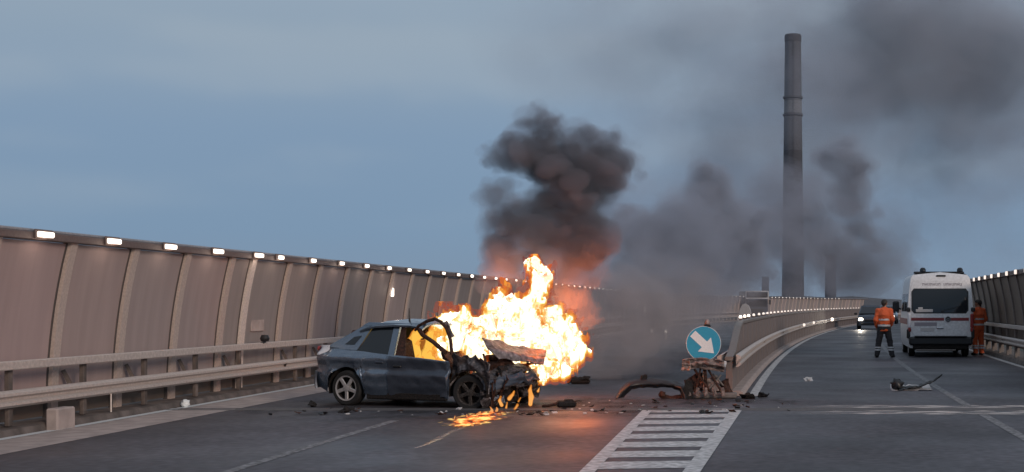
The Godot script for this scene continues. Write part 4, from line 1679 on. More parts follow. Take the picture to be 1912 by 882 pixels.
	lit.light_size = 0.1
	f.add_child(lit, true)


# ---------------------------------------------------------------- sign and debris
func build_sign() -> void:
	var c := at(1314, 642, 23.0)
	var o := thing("arrow_sign", "round blue sign with a white arrow pointing down to the right", "road sign", Vector3(c.x, 0, c.z), 0.04)
	var face := Transform3D(Basis(Vector3.RIGHT, PI * 0.5), Vector3(0, c.y, 0))
	var m := Mb.new()
	m.lathe([Vector2(0, -0.012), Vector2(0.296, -0.012), Vector2(0.302, -0.004), Vector2(0.302, 0.006), Vector2(0.296, 0.010)], 48, face)
	obj("back", m, M.sign_back, o)
	m = Mb.new()
	m.lathe([Vector2(0.292, 0.0105), Vector2(0.292, 0.013), Vector2(0.297, 0.013), Vector2(0.298, 0.010)], 48, face)
	obj("rim", m, M.sign_white, o)
	m = Mb.new()
	m.lathe([Vector2(0.293, 0.009), Vector2(0.293, 0.0125), Vector2(0.0, 0.0125)], 48, face)
	obj("disc", m, M.sign_blue, o)
	m = Mb.new()
	var pl := PackedVector2Array()
	for p in [[-0.066, 0.245], [-0.066, -0.03], [-0.165, -0.03], [0.0, -0.255], [0.165, -0.03], [0.066, -0.03], [0.066, 0.245]]:
		pl.append(Vector2(p[0], p[1] + 0.01).rotated(deg_to_rad(47)))
	m.prism(pl, 0.0135, 0.0165, Transform3D(Basis(), Vector3(0, c.y, 0)))
	obj("arrow", m, M.sign_white, o)
	m = Mb.new()
	m.tube([Vector3(0.02, 0, -0.06), Vector3(0, c.y + 0.22, -0.045)], [0.03], 12)
	m.box(Vector3(0, c.y + 0.1, -0.025), Vector3(0.10, 0.04, 0.04), 0.005)
	m.box(Vector3(0, c.y - 0.12, -0.025), Vector3(0.10, 0.04, 0.04), 0.005)
	obj("post", m, M.sign_back, o)
	var t := thing("warning_lamp", "small round warning lamp with an amber lens fixed above the blue arrow sign", "lamp", Vector3(c.x + 0.06, c.y + 0.33, c.z - 0.03))
	m = Mb.new()
	m.box(Vector3(0, -0.03, 0), Vector3(0.12, 0.06, 0.08), 0.015)
	obj("housing", m, M.black_plastic, t)
	m = Mb.new()
	m.lathe([Vector2(0.045, 0.0), Vector2(0.05, 0.02), Vector2(0.04, 0.06), Vector2(0.02, 0.085), Vector2(0, 0.09)], 16)
	obj("lens", m, M.pale_pink, t)
	# what is left of the rail end under the sign
	t = thing("crash_cushion", "crushed pale rail end with splayed brown legs under the blue arrow sign", "crash barrier", Vector3(c.x, 0, c.z))
	m = Mb.new()
	var rows := []
	for i in 6:
		var v := i / 5.0 - 0.5
		var r := []
		for j in 16:
			var u := j / 15.0
			var q := Vector3(lerpf(-0.36, 0.36, u), 0.575 + v * 0.17 + 0.04 * sin(u * 3.0) - 0.03 * u, 0.12 + 0.07 * cos(v * 9.0) + 0.10 * wob.get_noise_2d(u * 4.0, v * 2.0))
			r.append(q)
		rows.append(r)
	m.slab(rows, 0.02)
	obj("crumpled_beam", m, M.pale_pink, t)
	m = Mb.new()
	m.slab(crumple(Vector3(0.10, 0.60, 0.02), 0.55, 0.14, Basis(Vector3.RIGHT, -0.7), 0.07, 7.0), 0.02)
	obj("crumpled_beam", m, M.dust_white, t)
	m = Mb.new()
	m.slab(crumple(Vector3(-0.30, 0.56, 0.14), 0.14, 0.17, Basis(Vector3.UP, -0.5), 0.06, 17.0), 0.02)
	obj("torn_end", m, M.pale_pink, t)
	var legs := [[Vector3(-0.05, 0.52, 0.05), Vector3(-0.14, 0.02, 0.1), 0.05], [Vector3(0.02, 0.52, 0.0), Vector3(0.06, 0.0, 0.0), 0.09], [Vector3(0.08, 0.50, 0.05), Vector3(0.34, 0.06, 0.1), 0.05], [Vector3(0.16, 0.42, -0.05), Vector3(0.42, 0.10, -0.15), 0.045], [Vector3(-0.16, 0.50, 0.0), Vector3(0.12, 0.12, 0.15), 0.05], [Vector3(0.30, 0.40, 0.0), Vector3(0.02, 0.08, 0.1), 0.04]]
	for l in legs:
		m = Mb.new()
		m.bar(l[0], l[1], l[2], l[2] * 0.6, 0.008)
		obj("leg", m, M.rusted if l[2] > 0.045 else M.galvanised_dark, t)
	for k in 3:
		m = Mb.new()
		m.slab(crumple(Vector3(-0.1 + k * 0.2, 0.26 - 0.05 * k, -0.1), 0.34, 0.26, Basis.from_euler(Vector3(-0.5, 0.5 - 0.4 * k, 0.4)), 0.12, 50.0 + k * 5), 0.015)
		obj("torn_panel", m, [M.rusted, M.pale_pink, M.rusted][k], t)
	m = Mb.new()
	m.box(Vector3(0.12, 0.05, 0.0), Vector3(0.9, 0.09, 0.34), 0.02)
	obj("foot", m, M.galvanised_dark, t)
	for k in 5:
		m = Mb.new()
		m.box(Vector3(-0.24 + k * 0.145, 0.12, 0.24), Vector3(0.06, 0.15, 0.05), 0.012, Basis(Vector3.BACK, rng.randf_range(-0.4, 0.4)))
		obj("white_block", m, M.pale_pink, t)

func build_debris() -> void:
	# torn-off bumper standing on its ends like a low arch
	var m := Mb.new()
	var pts := [[1147, 743, 22.9], [1158, 726, 22.9], [1172, 713, 22.9], [1190, 708, 22.95], [1212, 707, 23.0], [1238, 709, 23.0], [1262, 713, 23.0], [1279, 719, 22.9], [1285, 733, 22.8], [1287, 746, 22.75]]
	var rows := []
	for i in 7:
		var v := i / 6.0
		var r := []
		for j in 28:
			var f := j / 27.0 * (pts.size() - 1)
			var k := mini(int(f), pts.size() - 2)
			var a := at(pts[k][0], pts[k][1], pts[k][2])
			var b := at(pts[k + 1][0], pts[k + 1][1], pts[k + 1][2])
			var p := a.lerp(b, f - k)
			var q := at(1215, 790, 22.9)
			var inw := (q - p).normalized() * (0.125 + 0.07 * (1.0 - absf(j / 13.5 - 1.0) * 0.4) * (0.55 if p.x > -1.9 else 1.0))
			p += inw * (v * 0.85) + Vector3(0, 0, 0.12 * sin(v * PI)) + Vector3.ONE * 0.02 * wob.get_noise_3d(p.x * 5, v * 3, 2)
			p.y = maxf(p.y, 0.01 + 0.005 * v)
			r.append(p)
		rows.append(r)
	rows.reverse()
	m.slab(rows, 0.025)
	var o := thing("torn_bumper", "long black torn-off car bumper arching over the road left of the arrow sign", "car bumper")
	obj("bumper_skin", m, M.black_plastic, o)
	m = Mb.new()
	m.slab(crumple(at(1203, 706, 22.95), 0.12, 0.10, Basis(Vector3.UP, 0.4), 0.05, 71.0), 0.03)
	obj("bracket", m, M.char, o)
	m = Mb.new()
	m.slab(crumple(at(1286, 728, 22.75), 0.12, 0.34, Basis(Vector3.UP, 0.3), 0.06, 73.0), 0.03)
	obj("end_piece", m, M.char, o)
	m = Mb.new()
	m.grid(wad(at(1237, 738, 22.9), 0.06, 9))
	m.slab(crumple(at(1255, 742, 22.9), 0.36, 0.10, Basis(Vector3.RIGHT, -1.2), 0.05, 74.0), 0.02)
	obj("torn_foam", m, M.rusted, o)
	# bonnet-size pieces near the fire
	o = thing("burnt_panel", "charred dark panel lying on the asphalt just right of the flames", "debris", at(1083, 717, 1.0) * 0.0 + Vector3(-3.9, 0, -27.2))
	m = Mb.new()
	m.slab(crumple(Vector3(0, 0.10, 0), 0.42, 0.2, Basis(Vector3.RIGHT, -1.0), 0.10, 81.0), 0.03)
	obj("sheet", m, M.char, o)
	m = Mb.new()
	m.box(Vector3(0.02, 0.05, 0), Vector3(0.40, 0.09, 0.2), 0.03, Basis(Vector3.UP, 0.2))
	obj("core", m, M.char, o)
	o = thing("engine_piece", "dark lump of engine lying on the road in front of the crushed bumper", "debris", Vector3(-3.20, 0, -20.9))
	m = Mb.new()
	m.box(Vector3(0, 0.055, 0), Vector3(0.30, 0.10, 0.22), 0.03, Basis(Vector3.UP, 0.3))
	m.box(Vector3(0.04, 0.10, 0.0), Vector3(0.14, 0.06, 0.12), 0.02, Basis(Vector3.UP, 0.5))
	obj("block", m, M.char, o)
	m = Mb.new()
	m.tube([Vector3(-0.12, 0.06, 0.05), Vector3(-0.28, 0.03, 0.1), Vector3(-0.36, 0.02, 0.0)], [0.025], 8)
	obj("pipe", m, M.rusted, o)
	# the piece on the right lane: a dark wing liner over a white sheet
	var c := at(1706, 729, 25.2)
	o = thing("torn_wing_liner", "dark torn wheel-arch liner with a pale sheet lying on the right lane line", "debris", Vector3(c.x, 0, c.z))
	m = Mb.new()
	m.slab(crumple(Vector3(-0.05, 0.05, 0), 0.75, 0.36, Basis(Vector3.RIGHT, -1.35), 0.07, 90.0, 12, 6), 0.012)
	obj("pale_sheet", m, M.dust_white, o)
	m = Mb.new()
	rows = []
	for i in 6:
		var v := i / 5.0 - 0.5
		var r := []
		for j in 16:
			var u := j / 15.0
			r.append(Vector3(lerpf(-0.30, 0.52, u), 0.07 + 0.24 * pow(u, 3.0) - 0.02 * absf(v) + 0.04 * wob.get_noise_2d(u * 4, v * 4), v * lerpf(0.24, 0.08, u) + 0.1))
		rows.append(r)
	rows.reverse()
	m.slab(rows, 0.02)
	obj("liner", m, M.black_plastic, o)
	m = Mb.new()
	m.grid(wad(Vector3(-0.32, 0.11, 0.08), 0.11, 91.0))
	obj("crumpled_lump", m, M.black_plastic, o)
	# single scraps that can be told apart
	var single := [
		[Vector3(0, 0, 0), 1510, 712, "small white scrap lying alone in the middle of the right lane", M.dust_white, 0.07],
		[Vector3(0, 0, 0), 1312, 772, "small black lump lying on the white hatched marking", M.black_plastic, 0.055],
		[Vector3(0, 0, 0), 1397, 745, "flat dark scrap lying at the foot of the median rail end", M.char, 0.10],
		[Vector3(0, 0, 0), 1425, 742, "thin dark strip lying right of the median rail end", M.black_plastic, 0.08],
		[Vector3(0, 0, 0), 857, 766, "small pale scrap lying on the road under the car's front wheel", M.dust_white, 0.04],
		[Vector3(0, 0, 0), 646, 771, "flat dark scrap on the asphalt below the car's rear wheel", M.char, 0.09],
		[Vector3(0, 0, 0), 583, 760, "dark scrap on the asphalt left of the car's rear bumper", M.char, 0.07],
		[Vector3(0, 0, 0), 1040, 712, "pale pink scrap on the ground right of the crushed bumper", M.pale_pink, 0.08]]
	for k in single.size():
		var s: Array = single[k]
		var z: float = EYE * F / (s[2] - 570.0)
		var p := at(s[1], s[2], z)
		m = Mb.new()
		m.slab(crumple(Vector3(0, s[5] * 0.5, 0), s[5] * 2.6, s[5] * 1.6, Basis.from_euler(Vector3(-1.0, k * 1.3, 0.2)), s[5] * 0.9, 100.0 + k * 4, 7, 5), 0.012)
		m.grid(wad(Vector3(0, s[5] * 0.45, 0), s[5] * 0.55, 30.0 + k))
		var q := obj("road_scrap", m, s[4])
		q.position = Vector3(p.x, 0, p.z)
		tag(q, s[3], "debris")
	# the scatter of small broken bits round the wreck
	for k in 110:
		var z := rng.randf_range(19.6, 22.6)
		var x := rng.randf_range(-7.4, 0.4)
		if k % 3 == 0: x = rng.randf_range(-3.6, -0.3)
		if z > 20.6 and x < -3.2: z = rng.randf_range(19.4, 20.2)
		var r := rng.randf_range(0.012, 0.045) * (0.6 if k % 5 > 2 else 1.0)
		m = Mb.new()
		m.slab(crumple(Vector3(0, r * 0.5, 0), r * rng.randf_range(1.6, 3.4), r * 1.4, Basis.from_euler(Vector3(rng.randf_range(-1.6, -0.7), rng.randf_range(0, 6.0), 0)), r, 200.0 + k * 3, 4, 4), 0.01)
		var q := obj("broken_fragment", m, [M.char, M.black_plastic, M.rusted, M.dust_white, M.dust_white][k % 5])
		q.position = Vector3(x, 0, -z)
		tag(q, "small broken fragment of the wreck scattered round the burning car", "debris", "fragments scattered round the wreck")


# ---------------------------------------------------------------- ambulance: origin at its tail on the ground, tail towards +z
func van_half(y: float) -> float:
	var p := [[0.28, 0.93], [0.45, 0.985], [0.62, 1.0], [1.1, 1.01], [1.5, 0.995], [1.9, 0.965], [2.3, 0.925], [2.45, 0.895], [2.53, 0.83], [2.585, 0.70], [2.61, 0.5], [2.62, 0.0]]
	for i in p.size() - 1:
		if y <= p[i + 1][0]: return lerpf(p[i][1], p[i + 1][1], clampf((y - p[i][0]) / (p[i + 1][0] - p[i][0]), 0, 1))
	return 0.0

func van_tail(x: float, y: float) -> float:
	return -0.16 * pow(clampf((y - 1.2) / 1.4, 0, 1), 1.6) - 0.10 * pow(clampf((y - 2.35) / 0.27, 0, 1), 2.0) - 0.06 * pow(absf(x), 4.0)

func van_patch(x0: float, x1: float, y0: float, y1: float, off: float, t: float, rnd := 0.0) -> Mb:
	var m := Mb.new()
	var rows := []
	for i in 9:
		var r := []
		var v := i / 8.0
		var cut := 0.0
		if rnd > 0:
			var e := minf(v, 1.0 - v) * (y1 - y0)
			if e < rnd: cut = rnd - sqrt(maxf(0.0, rnd * rnd - (rnd - e) * (rnd - e)))
		for j in 11:
			var x := lerpf(x0 + cut, x1 - cut, j / 10.0)
			var y := lerpf(y0, y1, v)
			r.append(Vector3(x, y, van_tail(x, y) + off))
		rows.append(r)
	m.slab(rows, t)
	return m

func build_ambulance() -> void:
	var o := thing("ambulance", "white high-roofed ambulance parked on the right shoulder, seen from behind", "ambulance", Vector3(5.20, 0, -41.0), -0.045)
	var m := Mb.new()
	var sec := []
	for k in 25:
		var y := lerpf(0.28, 2.62, sin(PI * 0.5 * k / 24.0) if k > 12 else k / 24.0 * 1.414)
		sec.append(Vector2(-van_half(y), y))
	for k in range(23, -1, -1): sec.append(Vector2(-sec[k].x, sec[k].y))
	var rows := []
	for p in sec:
		var r := []
		for j in 13:
			var z := -5.4 + 5.4 * j / 12.0
			var nose := smoothstep(-4.2, -5.4, z)
			var y: float = p.y if p.y < 1.1 else lerpf(p.y, 1.1 + (p.y - 1.1) * 0.35, nose)
			r.append(Vector3(p.x * (1.0 - 0.1 * nose), y, z if j < 12 else van_tail(p.x, p.y)))
		rows.append(r)
	m.grid(rows)
	m.grid(tail_rows())
	rows = []
	for i in 9:
		var y := lerpf(0.28, 1.45, i / 8.0)
		var r := []
		for j in 11: r.append(Vector3(lerpf(0.9, -0.9, j / 10.0), y, -5.4))
		rows.append(r)
	m.grid(rows)
	obj("body", m, M.van_white, o)
	# tail door with its window, stripe, badge, plate recess
	var tail := obj("tail_door", van_patch(-0.90, 0.86, 0.66, 2.36, 0.012, 0.02, 0.08), M.van_white, o)
	obj("window", van_patch(-0.85, 0.81, 1.37, 2.08, 0.020, 0.012, 0.07), M.dark_glass, tail)
	obj("window_frame", van_patch(-0.89, 0.85, 1.34, 2.11, 0.0145, 0.010, 0.08), M.black_plastic, tail)
	obj("lettering", letter_bars(0, 7), M.grey_print, tail)
	obj("lettering", letter_bars(8, 15), M.grey_print, tail)
	obj("stripe", van_patch(-0.90, 0.10, 1.12, 1.21, 0.018, 0.008), M.red_stripe, tail)
	obj("stripe", van_patch(0.30, 0.86, 1.12, 1.21, 0.018, 0.008), M.red_stripe, tail)
	m = Mb.new()
	var bx := Transform3D(Basis(Vector3.RIGHT, PI * 0.5), Vector3(0.22, 1.165, 0.0))
	m.lathe([Vector2(0.0, 0.030), Vector2(0.085, 0.030), Vector2(0.09, 0.02), Vector2(0.09, 0.0)], 24, bx)
	var badge := obj("badge", m, M.char, tail)
	m = Mb.new()
	m.lathe([Vector2(0.078, 0.029), Vector2(0.08, 0.036), Vector2(0.088, 0.036), Vector2(0.09, 0.029)], 24, bx)
	for b in [[-0.045, 0.06, -0.012, 0.005], [-0.012, 0.005, 0.0, 0.03], [0.0, 0.03, 0.012, 0.005], [0.012, 0.005, 0.045, 0.06], [-0.06, 0.02, -0.03, -0.065], [-0.03, -0.065, 0.0, -0.01], [0.0, -0.01, 0.03, -0.065], [0.03, -0.065, 0.06, 0.02]]:
		m.bar(Vector3(0.22 + b[0], 1.165 + b[1], 0.033), Vector3(0.22 + b[2], 1.165 + b[3], 0.033), 0.010, 0.008)
	obj("emblem", m, M.chrome, badge)
	obj("plate_recess", van_patch(-0.80, -0.12, 0.96, 1.07, 0.017, 0.008), M.grey_print, tail)
	obj("number_plate", van_patch(-0.62, -0.20, 0.80, 0.90, 0.022, 0.008), M.dust_white, tail)
	m = Mb.new()
	m.box(Vector3(-0.02, 0.90, 0.03), Vector3(0.22, 0.05, 0.03), 0.012)
	obj("handle", m, M.chrome, tail)
	obj("wiper", wiper_mesh(), M.black_plastic, tail)
	# pale patches shaped as the bright reflection low on the tail window
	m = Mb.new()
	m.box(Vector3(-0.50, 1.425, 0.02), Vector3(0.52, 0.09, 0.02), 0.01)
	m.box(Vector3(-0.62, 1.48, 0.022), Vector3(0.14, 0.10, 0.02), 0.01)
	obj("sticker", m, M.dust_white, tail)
	for s in [-1.0, 1.0]:
		m = Mb.new()
		m.box(Vector3(0.955 * s, 1.12, -0.04), Vector3(0.10, 0.44, 0.10), 0.03)
		var tl := obj("tail_light", m, M.lamp_lens_red if s > 0 else M.lamp_lens_clear, o)
		m = Mb.new()
		m.box(Vector3(0.955 * s, 0.84, -0.035), Vector3(0.10, 0.14, 0.10), 0.03)
		obj("reverse_lens", m, M.lamp_lens_red, tl)
		m = Mb.new()
		m.box(Vector3(0.99 * s, 1.46, -0.05), Vector3(0.13, 0.14, 0.12), 0.03)
		obj("hinge_cover", m, M.black_plastic, o)
		m = Mb.new()
		m.box(Vector3(0.985 * s, 0.72, -0.06), Vector3(0.10, 0.30, 0.14), 0.03)
		obj("corner_trim", m, M.black_plastic, o)
	m = Mb.new()
	m.box(Vector3(0, 0.50, 0.03), Vector3(1.94, 0.26, 0.16), 0.05)
	m.box(Vector3(0, 0.64, 0.05), Vector3(1.60, 0.03, 0.16), 0.01)
	obj("rear_bumper", m, M.black_plastic, o)
	m = Mb.new()
	m.box(Vector3(0, 0.32, -0.4), Vector3(1.7, 0.16, 0.9), 0.03)
	m.box(Vector3(0, 0.30, -2.8), Vector3(1.5, 0.2, 4.6), 0.03)
	obj("underbody", m, M.char, o)
	m = Mb.new()
	m.tube([Vector3(-0.75, 0.22, 0.06), Vector3(0.45, 0.22, 0.06)], [0.028], 8)
	obj("tow_step", m, M.galvanised_dark, o)
	# roof bar with two beacons
	m = Mb.new()
	m.box(Vector3(-0.03, 2.60, -0.36), Vector3(1.55, 0.07, 0.12), 0.02)
	for s in [-0.55, 0.5]: m.box(Vector3(s, 2.55, -0.36), Vector3(0.08, 0.10, 0.1), 0.01)
	var bar := obj("roof_bar", m, M.black_plastic, o)
	for s in [-0.52, 0.62]:
		m = Mb.new()
		m.lathe([Vector2(0.075, -0.05), Vector2(0.095, 0.0), Vector2(0.09, 0.06), Vector2(0.06, 0.10), Vector2(0, 0.115)], 18, Transform3D(Basis(), Vector3(s, 2.65, -0.36)))
		obj("beacon", m, M.dark_glass, bar)
	m = Mb.new()
	m.box(Vector3(0.02, 2.50, van_tail(0, 2.50) + 0.02), Vector3(0.30, 0.055, 0.05), 0.02)
	obj("brake_light", m, M.black_plastic, o)
	# left side: window, stripe, mirror
	for q in [[-2.1, -0.5], [-3.7, -2.3]]:
		m = Mb.new()
		rows = []
		for i in 5:
			var y := lerpf(1.40, 1.95, i / 4.0)
			rows.append([Vector3(-van_half(y) - 0.006, y, q[0]), Vector3(-van_half(y) - 0.006, y, q[1])])
		m.slab(rows, 0.01)
		obj("side_window", m, M.dark_glass, o)
	m = Mb.new()
	rows = []
	for i in 3:
		var y := lerpf(1.0, 1.18, i / 2.0)
		rows.append([Vector3(-van_half(y) - 0.006, y, -4.6), Vector3(-van_half(y) - 0.006, y, -0.2)])
	m.slab(rows, 0.004)
	obj("side_stripe", m, M.red_stripe, o)
	for s in [-1.0, 1.0]:
		m = Mb.new()
		m.box(Vector3(1.16 * s, 1.55, -4.35), Vector3(0.22, 0.36, 0.14), 0.04)
		m.bar(Vector3(0.95 * s, 1.45, -4.4), Vector3(1.1 * s, 1.5, -4.37), 0.05, 0.05)
		obj("mirror", m, M.black_plastic, o)
	for z in [-1.0, -4.3]:
		for s in [-1.0, 1.0]: wheel(o, Vector3(0.84 * s, 0.34, z), s, 0.345, M.alloy, Basis(Vector3.UP, PI * 0.5))

func tail_rows() -> Array:
	var rows := []
	for k in 27:
		var y := lerpf(0.28, 2.62, k / 26.0)
		var r := []
		for j in 17:
			var x := van_half(y) * (j / 8.0 - 1.0)
			r.append(Vector3(x, y, van_tail(x, y)))
		rows.append(r)
	return rows

func letter_bars(from: int, to: int) -> Mb:   # two faint words above the window, too blurred to read
	var m := Mb.new()
	var x := -0.55
	var k := 0
	while x < 0.62:
		if k >= from and k < to:
			var z := van_tail(x, 2.24) + 0.016
			m.box(Vector3(x, 2.23, z), Vector3(0.016, 0.085, 0.006))
			m.box(Vector3(x + 0.045, 2.23, z), Vector3(0.016, 0.085, 0.006))
			m.box(Vector3(x + 0.022, [2.265, 2.23, 2.195][k % 3], z), Vector3(0.03, 0.016, 0.0055))
		x += 0.082
		k += 1
	return m

func wiper_mesh() -> Mb:
	var m := Mb.new()
	m.bar(Vector3(0.05, 1.42, 0.02), Vector3(0.55, 1.55, 0.012), 0.02, 0.02)
	m.box(Vector3(0.05, 1.41, 0.02), Vector3(0.07, 0.06, 0.03), 0.01)
	return m


# ---------------------------------------------------------------- people
func hand(m: Mb, wrist: Vector3, b: Basis, side: float) -> void:   # b: -y along the fingers, x towards the thumb's side, z out of the palm
	var fl := Field.new(wrist - Vector3.ONE * 0.24, wrist + Vector3.ONE * 0.24, 0.0065)
	var T := Transform3D(b, wrist)
	fl.cap(T * Vector3(0, 0.02, 0), T * Vector3(0, -0.03, 0), 0.026, 0.030, 0.02)
	for k in 4: fl.cap(T * Vector3(0.005 * (1.5 - k), -0.02, 0), T * Vector3(0.021 * (1.5 - k), -0.088, 0.002), 0.015, 0.0115, 0.016)
	for k in 4:
		var l: float = [0.9, 1.0, 0.94, 0.75][k]
		var a := Vector3(0.021 * (1.5 - k), -0.09, 0.002)
		var c := a + Vector3(0.004 * (1.5 - k), -0.036 * l, 0.012)
		var d := c + Vector3(0.0, -0.022 * l, 0.018)
		fl.cap(T * a, T * c, 0.0095, 0.0088, 0.005)
		fl.cap(T * c, T * d, 0.0088, 0.0075, 0.005)
	fl.cap(T * Vector3(0.022, -0.03, 0.0), T * Vector3(0.048, -0.062, 0.012), 0.0135, 0.0105, 0.01)
	fl.cap(T * Vector3(0.048, -0.062, 0.012), T * Vector3(0.052, -0.092, 0.022), 0.0105, 0.0085, 0.005)
	fl.nets(m)

func person(o: Node3D, j: Dictionary, jacket: Material, trousers: Material) -> void:
	var m := Mb.new()
	# the body: trunk, limbs, neck
	var fl := Field.new(Vector3(-0.52, 0.0, -0.40), Vector3(0.52, 1.60, 0.42), 0.018)
	var trunk := [[j.hip, j.waist, 0.135, 0.12], [j.waist, j.chest, 0.12, 0.145], [j.chest, j.neck, 0.13, 0.055], [j.neck, j.head, 0.052, 0.055]]
	for t in trunk: fl.cap(t[0], t[1], t[2], t[3], 0.06)
	var limbs := []
	for s in ["l", "r"]:
		limbs.append([j["hip_" + s], j["knee_" + s], 0.088, 0.058]); limbs.append([j["knee_" + s], j["ankle_" + s], 0.056, 0.036])
		limbs.append([j["ankle_" + s], j["toe_" + s], 0.038, 0.03])
		limbs.append([j["sh_" + s], j["el_" + s], 0.055, 0.042]); limbs.append([j["el_" + s], j["wr_" + s], 0.041, 0.027])
	for t in limbs: fl.cap(t[0], t[1], t[2], t[3], 0.04)
	fl.nets(m)
	# head with a face
	var h: Vector3 = j.head
	var hb: Basis = j.look
	var hf := Field.new(h - Vector3(0.17, 0.16, 0.17), h + Vector3(0.17, 0.20, 0.17), 0.007)
	var T := Transform3D(hb, h)
	hf.cap(T * Vector3(0, 0.055, 0.015), T * Vector3(0, 0.05, -0.02), 0.084, 0.080, 0.03)
	hf.cap(T * Vector3(0, 0.03, -0.03), T * Vector3(0, -0.045, -0.055), 0.062, 0.036, 0.03)
	hf.cap(T * Vector3(0, -0.03, 0.02), T * Vector3(0, -0.14, 0.03), 0.056, 0.055, 0.03)
	hf.cap(T * Vector3(0, 0.035, -0.092), T * Vector3(0, 0.0, -0.112), 0.009, 0.014, 0.012)
	hf.cap(T * Vector3(-0.022, -0.032, -0.086), T * Vector3(0.022, -0.032, -0.086), 0.008, 0.008, 0.008)
	for s in [-1.0, 1.0]:
		hf.cap(T * Vector3(0.082 * s, 0.045, 0.012), T * Vector3(0.080 * s, 0.0, 0.006), 0.014, 0.010, 0.008)
		hf.cap(T * Vector3(0.018 * s, 0.052, -0.090), T * Vector3(0.046 * s, 0.050, -0.082), 0.008, 0.008, 0.012)
	hf.nets(m)
	hand(m, j.wr_l, j.hand_l, -1.0)
	hand(m, j.wr_r, j.hand_r, 1.0)
	var body := obj("body", m, M.skin, o)
	m = Mb.new()
	for s in [-1.0, 1.0]: m.grid(wad(T * Vector3(0.032 * s, 0.036, -0.084), 0.012, 1.0))
	obj("eyes", m, M.silver_band, body)
	m = Mb.new()
	var hr := Field.new(h - Vector3(0.17, 0.10, 0.17), h + Vector3(0.17, 0.20, 0.17), 0.008)
	hr.cap(T * Vector3(0, 0.066, 0.030), T * Vector3(0, 0.075, -0.012), 0.090, 0.084, 0.03)
	hr.cap(T * Vector3(0, 0.03, 0.06), T * Vector3(0, -0.02, 0.062), 0.060, 0.045, 0.03)
	for i in hr.f.size(): hr.f[i] += 0.004 * sin(i * 12.9898)
	hr.nets(m)
	obj("hair", m, M.hair, o)
	# clothes
	m = Mb.new()
	var cf := Field.new(Vector3(-0.56, 0.72, -0.42), Vector3(0.56, 1.62, 0.44), 0.018)
	cf.cap(j.hip + Vector3(0, -0.06, 0), j.waist, 0.185, 0.172, 0.05, Vector3(1, 1, 0.82))
	cf.cap(j.waist, j.chest, 0.172, 0.195, 0.05, Vector3(1, 1, 0.82))
	cf.cap(j.sh_l, j.sh_r, 0.085, 0.085, 0.08)
	cf.cap(j.chest, j.neck, 0.17, 0.075, 0.06)
	for s in ["l", "r"]:
		cf.cap(j["sh_" + s], j["el_" + s], 0.082, 0.068, 0.04)
		cf.cap(j["el_" + s], j["wr_" + s], 0.066, 0.05, 0.03)
	for i in cf.f.size():
		var q := cf.o + Vector3(i % cf.d.x, (i / cf.d.x) % cf.d.y, i / (cf.d.x * cf.d.y)) * cf.h
		if absf(cf.f[i]) < 0.1: cf.f[i] += 0.02 * wob.get_noise_3d(q.x * 6.0, q.y * 9.0, q.z * 6.0)
		cf.f[i] = maxf(cf.f[i], 0.80 - q.y)
		cf.f[i] = maxf(cf.f[i], q.y - (j.neck.y + 0.055))
	cf.nets(m)
	var coat := obj("jacket", m, jacket, o)
	m = Mb.new()
	for y in [0.98, 1.16]:
		var rows := []
		for e in [-0.028, 0.028]:
			var r := []
			for k in 25:
				var a := TAU * k / 24.0
				r.append(j.waist + Vector3(sin(a) * 0.192, y - j.waist.y + e, cos(a) * 0.166))
			rows.append(r)
		m.slab(rows, 0.01)
	obj("reflective_band", m, M.silver_band, coat)
	m = Mb.new()
	var tf := Field.new(Vector3(-0.40, 0.0, -0.32), Vector3(0.40, 1.06, 0.34), 0.018)
	tf.cap(j.hip, j.hip + Vector3(0, 0.04, 0), 0.165, 0.16, 0.05)
	for s in ["l", "r"]:
		tf.cap(j["hip_" + s], j["knee_" + s], 0.115, 0.088, 0.04)
		tf.cap(j["knee_" + s], j["ankle_" + s], 0.088, 0.078, 0.03)
	for i in tf.f.size():
		var q := tf.o + Vector3(i % tf.d.x, (i / tf.d.x) % tf.d.y, i / (tf.d.x * tf.d.y)) * tf.h
		if absf(tf.f[i]) < 0.1: tf.f[i] += 0.018 * wob.get_noise_3d(q.x * 6.0, q.y * 12.0, q.z * 6.0)
		tf.f[i] = maxf(tf.f[i], 0.07 - q.y)
	tf.nets(m)
	var tr := obj("trousers", m, trousers, o)
	m = Mb.new()
	for s in ["l", "r"]:
		for y in [0.24, 0.31]:
			var a: Vector3 = j["knee_" + s]
			var b: Vector3 = j["ankle_" + s]
			var c := a.lerp(b, (a.y - y) / (a.y - b.y))
			var rows := []
			for e in [-0.022, 0.022]:
				var r := []
				for k in 17:
					var g := TAU * k / 16.0
					r.append(c + Vector3(sin(g) * 0.093, e, cos(g) * 0.093))
				rows.append(r)
			m.slab(rows, 0.012)
	obj("reflective_band", m, M.silver_band, tr)
	for s in ["l", "r"]:
		m = Mb.new()
		var bf := Field.new(j["ankle_" + s] - Vector3(0.16, 0.16, 0.26), j["ankle_" + s] + Vector3(0.16, 0.16, 0.2), 0.012)
		var an: Vector3 = j["ankle_" + s]
		var toe: Vector3 = j["toe_" + s]
		bf.cap(an + Vector3(0, 0.09, 0), an, 0.062, 0.056, 0.03)
		bf.cap(an + Vector3(0, -0.03, 0.02), toe, 0.055, 0.045, 0.03)
		for i in bf.f.size():
			var y := bf.o.y + (i / bf.d.x) % bf.d.y * bf.h
			bf.f[i] = maxf(bf.f[i], 0.006 - y)
		bf.nets(m)
		obj("boot", m, M.boot_leather, o)

